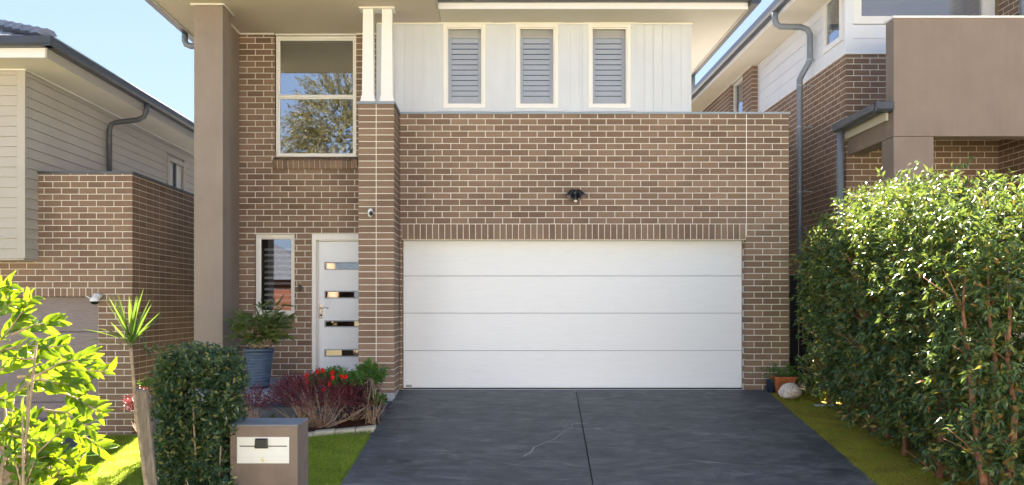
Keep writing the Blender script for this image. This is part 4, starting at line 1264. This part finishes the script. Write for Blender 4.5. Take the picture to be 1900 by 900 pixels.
# spiky cordyline on a thin trunk, and the stake beside it
zb = g1(-2.3, 5.5)
co = thing('cordyline', (-2.24, 5.5, zb), 'thin trunked cordyline with a single tuft of spiky green leaves', 'plant')
tp = [(-2.12, 5.42, -1.25), (-2.15, 5.42, -.5), (-2.222, 5.42, .02), (-2.285, 5.42, .48), (-2.313, 5.42, .81), (-2.322, 5.42, .905)]
MB().tube(tp, [.020, .018, .015, .012, .010, .012], 10).build('trunk', M['bark_pale'], co, smooth=True)
n = 34
el = rng.uniform(.30, 1.50, n); az = rng.uniform(0, 2 * math.pi, n)
D = np.stack([np.cos(el) * np.cos(az), np.cos(el) * np.sin(az), np.sin(el)], 1)
P = np.array([-2.322, 5.42, .90]) + D * .012 + np.stack([np.zeros(n), np.zeros(n), rng.uniform(0, .05, n)], 1)
for i in range(n):
    leaves('leaf', M['leaf_spike'], co, P[i:i + 1], D[i:i + 1], rng.uniform(.27, .36), .019, N=vec([[-D[i, 0] * D[i, 2], -D[i, 1] * D[i, 2], 1.0]]), seg=5, droop=.02 + .14 * (1 - math.sin(el[i])), fold=.22)
sk = MB().hexa([(-2.09, 5.455, -1.5), (-2.02, 5.455, -1.5), (-2.02, 5.485, -1.5), (-2.09, 5.485, -1.5), (-2.306, 5.455, .632), (-2.236, 5.455, .620), (-2.236, 5.485, .63), (-2.306, 5.485, .642)]).build('garden_stake', M['wood'], bevel=.003)
tag(sk, 'weathered grey timber stake leaning behind the cordyline trunk', 'stake')

# lime coloured sunlit bush in the left foreground
zb = g1(-2.3, 3.9)
bb = thing('lime_bush', (-2.45, 3.9, zb), 'sunlit lime green leafy bush in the left foreground', 'bush')
m = MB(); LP, LD, LN, LL = [], [], [], []
rr = random.Random(11)
def q4(px, py, dy=0.0):
    s = 400.0; return Vector(((px - 911) / s, F / s + dy, CAMZ - (py - 565) / s))
def spray(a, b, n, L0, th=.0065):
    a, b = Vector(a), Vector(b); d = (b - a); ln = d.length
    mid = a.lerp(b, .5) + Vector((0, 0, .06 * ln + rr.uniform(-.02, .02)))
    m.tube([a, mid, b], [th, th * .7, .002], 5)
    side = 1
    for i in range(n):
        t = .15 + .85 * i / max(1, n - 1)
        p = (a * (1 - t) ** 2 + mid * 2 * t * (1 - t) + b * t ** 2)
        sdv = d.normalized().cross(Vector((rr.uniform(-.3, .3), rr.uniform(-1.2, -.5), .35))).normalized() * side
        dd = d.normalized() * rr.uniform(.6, 1.1) + sdv * rr.uniform(.35, .9) + Vector((0, rr.uniform(-.3, .3), rr.uniform(-.05, .45)))
        LP.append(tuple(p)); LD.append(tuple(dd)); LN.append((rr.uniform(-.8, .8), rr.uniform(-1.5, -.3), rr.uniform(-.2, 1.0))); LL.append(L0 * rr.uniform(.7, 1.15) * (1.05 - .4 * abs(t - .5)))
        side *= -1
base = Vector((-2.30, 3.9, zb))
for i in range(13):
    e = q4(rr.uniform(-90, 100), rr.uniform(600, 860), rr.uniform(-.30, .25))
    mid = base.lerp(e, .5) + Vector((rr.uniform(-.08, .08), rr.uniform(-.08, .08), -.05))
    m.tube([base, mid, e], [.012, .009, .005], 7)
    for k in range(8):
        t = rr.uniform(.40, 1.0)
        p = base * (1 - t) ** 2 + mid * 2 * t * (1 - t) + e * t ** 2
        ang = rr.uniform(-1.3, 1.3) + (math.pi if rr.random() < .35 else 0)
        f = p + Vector((math.cos(ang) * .20, math.sin(ang) * .14, rr.uniform(-.02, .20)))
        if (f.x * 400 + 911) > 150: continue
        spray(p, f, 10, .080)
for (x0, y0, x1, y1, n) in ((75, 700, 190, 662, 11), (100, 730, 200, 765, 12), (60, 765, 165, 800, 11), (50, 690, 200, 690, 12), (40, 620, 120, 600, 9), (20, 600, 64, 555, 9), (90, 790, 185, 838, 11),
                            (30, 840, 100, 872, 10), (0, 640, 60, 578, 9), (-10, 570, 20, 530, 8), (10, 870, 95, 900, 9), (60, 650, 130, 640, 9), (90, 700, 150, 712, 8), (20, 740, 110, 700, 10), (-20, 700, 60, 660, 10), (-20, 600, 40, 560, 9), (30, 700, 130, 690, 10), (-10, 660, 80, 640, 10), (-20, 800, 70, 780, 10), (20, 800, 110, 820, 10), (40, 860, 140, 850, 9), (-30, 550, 15, 545, 8), (60, 730, 160, 712, 10)):
    spray(q4(x0, y0, rr.uniform(-.1, .1)), q4(x1, y1, rr.uniform(-.1, .05)), n + 4, .086)
m.build('branch', M['bark_pale'], bb, smooth=True)
leaves('foliage', M['leaf_bright'], bb, LP, LD, np.array(LL), np.array(LL) * .42, N=vec(LN), seg=6, droop=.34, fold=.20, smooth=True)

# porch pot with a palm
pc = (-2.93, 10.62, .132)
pot = thing('plant_pot', pc, 'tall ribbed blue glazed pot on the porch step', 'pot')
prof = [(0, 0), (.135, 0), (.150, .03)]
for i in range(60):
    t = i / 59
    prof.append((.150 + .060 * t + .006 * math.sin(t * 2 * math.pi * 12), .03 + .42 * t))
prof += [(.214, .455), (.218, .50), (.205, .505), (.195, .47), (0, .46)]
prof = [(r * .87, z) for r, z in prof]
pb_ = MB().lathe(pc, prof, 40)
for j in range(3, 63):            # the ribs wander up and down a little
    for k in range(40):
        x, y, z = pb_.v[j * 40 + k]; pb_.v[j * 40 + k] = (x, y, z + .010 * math.sin(2 * math.pi * k / 40 + j * .05))
pb_.build('body', M['pot'], pot, smooth=True)
MB().lathe(pc, [(0, .462), (.166, .462)], 24).build('soil', M['mulch'], pot)
pp = thing('potted_palm', (pc[0], pc[1], pc[2] + .46), 'bushy lady palm growing in the ribbed blue pot', 'plant')
m = MB(); P, D, L = [], [], []
for s in range(15):
    a = Vector((pc[0] + rr.uniform(-.13, .13), pc[1] + rr.uniform(-.12, .12), .59))
    h = rr.uniform(.16, .54)
    b = a + Vector((rr.uniform(-.16, .20), rr.uniform(-.14, .12), h))
    m.tube([a, a.lerp(b, .5) + Vector((0, 0, .02)), b], [.010, .008, .006], 6)
    for f in range(6):
        t = rr.uniform(.25, 1.0); q = a.lerp(b, t); ang = rr.uniform(0, 2 * math.pi)
        e = q + Vector((math.cos(ang) * .14, math.sin(ang) * .12, rr.uniform(.02, .14)))
        m.tube([q, e], [.004, .003], 5)
        fd = (e - q).normalized()
        for l in range(8):
            w_ = (l - 3.5) / 3.5 * 1.0
            sd = fd.cross(Vector((0, 0, 1))).normalized()
            P.append(tuple(e)); D.append(tuple(fd * math.cos(w_) + sd * math.sin(w_) + Vector((0, 0, rr.uniform(-.45, .40))))); L.append(rr.uniform(.12, .21))
m.build('stem', M['bark_pale'], pp, smooth=True)
leaves('fronds', M['leaf_palm'], pp, P, D, np.array(L), .026, seg=4, droop=.40, fold=.15)

# planting bed shrubs
def shrub(name, label, cat, c, r, nt, mat, tw=.09, kk=8, ll=(.025, .045), lw=.5, stems=14, stem_mat='twig', lift=.3, sd=1, bare=.0, spread=.9):
    zb = g1(c[0], c[1])
    t = thing(name, (c[0], c[1], zb), label, cat)
    d = unit(rng.normal(size=(nt, 3))); d[:, 2] = np.abs(d[:, 2]) * 1.0 - bare
    q = rng.uniform(.55, 1.0, (nt, 1)) * (1 + .18 * np.sin(d[:, :1] * 6 + sd) * np.sin(d[:, 2:] * 7 + sd))
    p = np.array([c[0], c[1], c[2]]) + d * q * np.array(r)
    P, D = twigged(p, d + np.array([0, 0, lift]) + rng.normal(size=d.shape) * .3, kk, tw, spread)
    leaves('crown', M[mat], t, P, D, rng.uniform(*ll, len(P)), rng.uniform(ll[0] * lw, ll[1] * lw, len(P)))
    m = MB()
    for i in range(stems):
        j = rng.integers(0, nt); e = p[j]
        a = (c[0] + random.uniform(-.05, .05), c[1] + random.uniform(-.04, .04), zb)
        mid = (a[0] * .45 + e[0] * .55 + random.uniform(-.03, .03), a[1] * .45 + e[1] * .55, a[2] * .6 + e[2] * .4)
        m.tube([a, mid, tuple(e)], [.010, .007, .003], 5)
        for b in range(3):
            e2 = (mid[0] + random.uniform(-.14, .14), mid[1] + random.uniform(-.12, .12), mid[2] + random.uniform(.06, .2))
            m.tube([mid, e2], [.005, .002], 4)
    m.build('stem', M[stem_mat], t, smooth=True)
    return t
# at(px, py, s) -> world point used for the bed
def at(px, py, s): return ((px - 911) / s, F / s, CAMZ - (py - 565) / s)
a = at(596, 738, 161); shrub('barberry', 'burgundy leaved shrub with many bare tan stems in front of the door', 'shrub', (a[0] - .02, a[1], a[2] - .06), (.54, .36, .30), 720, 'leaf_red', stems=46, lift=.5, bare=.12, ll=(.018, .034), tw=.12, sd=2)
a = at(545, 735, 158); shrub('barberry', 'low burgundy shrub with feathery tips right of the blue pot', 'shrub', (a[0], a[1] + .1, a[2] - .02), (.26, .22, .20), 240, 'leaf_red', stems=14, lift=.6, ll=(.018, .034), tw=.12, sd=3)
a = at(470, 752, 165); shrub('barberry', 'small wine red shrub peeking out between clipped shrub and letterbox', 'shrub', (a[0], a[1], a[2] - .05), (.17, .16, .20), 150, 'leaf_red', stems=8, lift=.6, ll=(.018, .034), tw=.11, sd=4)
a = at(640, 752, 158); shrub('plum_shrub', 'dark plum leaved shrub under the red flowers', 'shrub', (a[0] + .08, a[1] + .12, a[2]), (.34, .28, .34), 520, 'leaf_plum', stems=12, lift=.4, ll=(.022, .040), sd=5, bare=.2)
a = at(622, 716, 160); fl = shrub('flower_bush', 'bright red flowering bush behind the burgundy shrub', 'flower bush', (a[0] - .02, a[1] + .1, a[2]), (.30, .20, .13), 240, 'leaf_green', stems=10, lift=.3, ll=(.030, .055), sd=6)
for (fx, fy) in ((568, 697), (589, 690), (600, 688), (617, 692), (617, 701), (634, 699), (641, 699), (570, 708), (612, 714), (600, 722)):
    q = at(fx, fy, 163.5)
    n = 22; D = unit(rng.normal(size=(n, 3)) + np.array([0, -1.2, .4]))
    leaves('flower', M['petal'], fl, np.tile(vec(q), (n, 1)) + rng.normal(size=(n, 3)) * .008, D, .025, .025, N=rng.normal(size=(n, 3)), droop=.3)
a = at(688, 712, 158); shrub('green_shrub', 'glossy bright green shrub in front of the brick pillar', 'shrub', (a[0] - .02, a[1], a[2] + .02), (.17, .16, .17), 120, 'leaf_green', stems=10, lift=.6, ll=(.045, .08), lw=.42, stem_mat='bark_pale', sd=7, tw=.08)
a = at(695, 748, 158); shrub('green_shrub', 'low sprig of green leaves at the foot of the pillar', 'shrub', (a[0] + .02, a[1], a[2] - .02), (.09, .09, .10), 30, 'leaf_green', stems=4, lift=.3, ll=(.045, .07), lw=.42, sd=8, tw=.06)
a = at(285, 720, 150); shrub('green_shrub', 'light green sprig with a red bloom behind the timber stake', 'shrub', (a[0] + .02, a[1], a[2] + .0), (.12, .12, .12), 60, 'leaf_green', stems=6, lift=.4, ll=(.03, .05), sd=9)
a = at(280, 745, 148); shrub('barberry', 'wine red shrub behind the timber stake and the clipped shrub', 'shrub', (a[0], a[1], a[2] - .05), (.30, .2, .22), 260, 'leaf_red', stems=20, lift=.5, ll=(.018, .036), sd=10, bare=.3)
def tuft(name, label, c, n, L, mat, w=.014, spread=.9):
    t = thing(name, c, label, 'plant')
    el = rng.uniform(.5, 1.45, n); az = rng.uniform(0, 2 * math.pi, n)
    D = np.stack([np.cos(el) * np.cos(az), np.cos(el) * np.sin(az), np.sin(el)], 1)
    for i in range(n):
        leaves('leaf', M[mat], t, vec([c]) + D[i:i + 1] * .01, D[i:i + 1], L * rng.uniform(.7, 1.1), w, N=vec([[-D[i, 0] * D[i, 2], -D[i, 1] * D[i, 2], .8]]), seg=5, droop=.55, fold=.15)
    return t
tuft('strappy_plant', 'strappy green plant with arching leaves in the mulch behind the letterbox', (at(500, 768, 160)[0], 9.75, g1(-2.57, 9.75)), 34, .27, 'leaf_spike')
# terracotta planter, white stone and greenery at the right pier
x_, y_ = 3.98, 11.45
zg = g1(x_, y_)
tc = thing('terracotta_planter', (x_, y_, zg), 'square tapered terracotta planter against the right brick pier', 'planter')
def ringq(h, z): return [(x_ - h, y_ - h * .8, z), (x_ + h, y_ - h * .8, z), (x_ + h, y_ + h * .8, z), (x_ - h, y_ + h * .8, z)]
MB().hexa(ringq(.09, zg) + ringq(.135, zg + .20)).build('body', M['terracotta'], tc, bevel=.004)
MB().hexa(ringq(.15, zg + .201) + ringq(.152, zg + .235)).build('rim', M['terracotta'], tc, bevel=.004)
pg = thing('planter_greenery', (x_, y_, zg + .23), 'leafy green plant growing out of the terracotta planter', 'plant')
p = np.array([x_ - .01, y_, zg + .25]) + rng.normal(size=(70, 3)) * np.array([.10, .07, .05])
P, D = twigged(p, rng.normal(size=(70, 3)) + np.array([0, -.2, .7]), 7, .05, .9)
leaves('foliage', M['leaf_green'], pg, P, D, rng.uniform(.03, .055, len(P)), .026)
dk = thing('plant_pot', (3.80, 11.5, zg), 'small dark blue pot left of the terracotta planter', 'pot')
MB().lathe((3.85, 11.53, zg - .02), [(0, 0), (.06, 0), (.075, .2), (.08, .205), (.07, .19), (0, .185)], 20).build('body', plain("pot_navy", (.03, .045, .08), .4), dk, smooth=True)
rock = MB()
nn = 20; kk_ = 14; rc = np.array([(1465 - 911) / 141, 11.05, 0]); rc[2] = CAMZ - (726 - 565) / 141.2
rv = []
for i in range(kk_ + 1):
    t = math.pi * i / kk_
    for j in range(nn):
        a_ = 2 * math.pi * j / nn
        d = vec((math.sin(t) * math.cos(a_), -math.cos(t), math.sin(t) * math.sin(a_)))
        rad = 1 + .05 * math.sin(3 * a_ + t * 2) + .04 * math.sin(5 * a_ + 2 + t * 4)
        rv.append(tuple(rc + d * rad * vec((.145, .11, .108))))
rock.v = rv
for i in range(kk_):
    for j in range(nn):
        j2 = (j + 1) % nn; rock.f.append((i * nn + j, i * nn + j2, (i + 1) * nn + j2, (i + 1) * nn + j))
tag(rock.build('garden_stone', M['rock'], smooth=True), 'round white stone with brown swirls beside the driveway corner', 'stone')
tuft('grass_tuft', 'bright green grass clump behind the round white stone', (4.28, 11.35, g1(4.3, 11.3)), 40, .20, 'leaf_green', .010)
tuft('grass_tuft', 'smaller grass clump near the foot of the hedge', (4.42, 11.15, g1(4.4, 11.1)), 30, .16, 'leaf_green', .010)
a = at(1483, 708, 136); shrub('weed', 'round leaved green weed in front of the black fence', 'plant', (a[0], a[1] , a[2]), (.05, .05, .05), 12, 'leaf_green', stems=4, ll=(.03, .05), lw=.8, tw=.04)
m = MB().box(4.14, 4.6, 10.72, 10.78, -.3, g1(4.2, 10.7) + .03)
tag(m.build('garden_edging', M['slab_light'], bevel=.006), 'short grey concrete edging at the foot of the hedge', 'edging')

# lawns and moss (uncountable blades)
def inside(poly, x, y):
    r = np.zeros(len(x), bool); n = len(poly)
    for i in range(n):
        x1, y1 = poly[i]; x2, y2 = poly[(i + 1) % n]
        c = ((y1 > y) != (y2 > y)) & (x < (x2 - x1) * (y - y1) / (y2 - y1 + 1e-12) + x1); r ^= c
    return r
def grass(name, label, poly, n, h, w, mat, cat='grass', lean=.35):
    xs_ = [p[0] for p in poly]; ys_ = [p[1] for p in poly]
    x = rng.uniform(min(xs_), max(xs_), n * 2); y = rng.uniform(min(ys_), max(ys_), n * 2)
    k = inside(poly, x, y); x, y = x[k][:n], y[k][:n]
    z = gz(x, y) - .004
    clump = .75 + .35 * np.sin(x * 7 + np.sin(y * 5) * 2) * np.sin(y * 8 + x * 2)
    D = rng.normal(size=(len(x), 3)) * lean; D[:, 2] = 1
    o = leaves(name, M[mat], None, np.stack([x, y, z], 1), D, rng.uniform(.6, 1.2, len(x)) * h * clump, w, N=rng.normal(size=(len(x), 3)), seg=-1, kind='stuff')
    tag(o, label, cat)
grass('lawn', 'mown lawn between letterbox, planting bed and driveway', [(-3.2, 4.2), (-1.54, 4.2), (-1.36, 9.64), (-2.0, 9.38), (-3.3, 8.9)], 70000, .050, .006, 'leaf_grass')
grass('lawn', 'green lawn strip in front of the left neighbour brick pier', [(-5.40, 6.0), (-3.2, 6.0), (-3.2, 9.0), (-3.5, 9.2), (-3.6, 11.5), (-5.40, 11.5)], 90000, .060, .007, 'leaf_grass')
grass('moss', 'olive gold moss strip between driveway and hedge', [(3.785, 11.62), (3.50, 7.0), (3.36, 4.5), (4.3, 4.5), (4.25, 7.0), (4.30, 10.6), (4.0, 11.55)], 110000, .030, .007, 'leaf_moss', 'moss', .9)

# ------------------------------------------------------------------ across the street (seen in the window reflections; pale houses added for bounced light)
gt = thing('gum_tree', (-8.0, -17, -.9), 'large drooping gum tree reflected in the tall window', 'tree')
m = MB().tube([(-8, -17, -1), (-7.8, -17, 2), (-8.1, -17, 5), (-8, -17, 8.5)], [.35, .28, .2, .08], 10)
m.build('trunk', M['bark_pale'], gt, smooth=True)
n = 3200
d = unit(rng.normal(size=(n, 3))); q = rng.uniform(.25, 1, (n, 1)) ** .6 * (1 + .20 * np.sin(d[:, :1] * 5) * np.sin(d[:, 2:] * 6))
p = np.array([-6.9, -17, 8.2]) + d * q * np.array([3.5, 3.0, 4.0])
P, D = twigged(p, d + np.array([0, 0, -.5]), 16, .6, .6)
leaves('crown', M['leaf_gum'], gt, P, D, rng.uniform(.14, .26, len(P)), .05)
oh = thing('opposite_house', (-12, -26, -.9), 'single storey house across the street reflected in the glass', 'house')
MB().box(-19, -9.5, -34, -24, -1, 2.6).build('wall', M['mulch'], oh)
m = MB(); m.poly([(-19.6, -23.4, 2.6), (-8.9, -23.4, 2.6), (-14.2, -29, 5.2)][::-1]); m.poly([(-8.9, -23.4, 2.6), (-8.9, -34.6, 2.6), (-14.2, -29, 5.2)][::-1]); m.poly([(-19.6, -23.4, 2.6), (-14.2, -29, 5.2), (-19.6, -34.6, 2.6)][::-1]); m.poly([(-8.9, -23.4, 2.59), (-19.6, -23.4, 2.59), (-19.6, -34.6, 2.59), (-8.9, -34.6, 2.59)][::-1])
m.build('roof', M['roof_dark'], oh)

for i, (x0, x1, mt, lab) in enumerate(((-7, 7, 'white', 'pale cream house added behind the camera to bounce sunlight'), (8.5, 24, 'soffit_l', 'pale grey house added for bounced light, on the right of the cream one'), (-38, -21, 'clad', 'far left pale house added across the street for bounced light'))):  # out-of-view pale houses, added to throw sunlight back onto the shaded fronts
    h = thing('opposite_house', ((x0 + x1) / 2, -26, -.9), lab, 'house')
    MB().box(x0, x1, -32, -21.5, -1, 5.8).build('wall', M[mt], h)
    m = MB(); xm = (x0 + x1) / 2; e = .6
    m.poly([(x1 + e, -20.9, 5.8), (x0 - e, -20.9, 5.8), (xm, -26.5, 8.2)]); m.poly([(x1 + e, -32.6, 5.8), (x1 + e, -20.9, 5.8), (xm, -26.5, 8.2)]); m.poly([(x0 - e, -20.9, 5.8), (x0 - e, -32.6, 5.8), (xm, -26.5, 8.2)])
    m.build('roof', M['tile'], h)
    for k in range(3):
        xx = x0 + (x1 - x0) * (.2 + .28 * k)
        MB().box(xx, xx + 1.6, -21.49, -21.45, .3, 1.9).build('window', M['gutter'], h)

n = 70
x = np.concatenate([rng.uniform(3.3, 3.85, 30), rng.uniform(-1.3, 3.3, 22), rng.uniform(-3.4, -1.4, 18)]); y = np.concatenate([rng.uniform(7.5, 11.4, 30), rng.uniform(8, 11.5, 22), rng.uniform(9.7, 10.05, 18)])
o = leaves('leaf_litter', M['leaf_red'], None, np.stack([x, y, base_z(y) + .02], 1), np.stack([rng.normal(size=n), rng.normal(size=n), np.full(n, .05)], 1), rng.uniform(.02, .045, n), .018, N=np.tile([[0, 0, 1.0]], (n, 1)), kind='stuff')
tag(o, 'scattered dry brown leaves on the driveway and bed', 'fallen leaves')
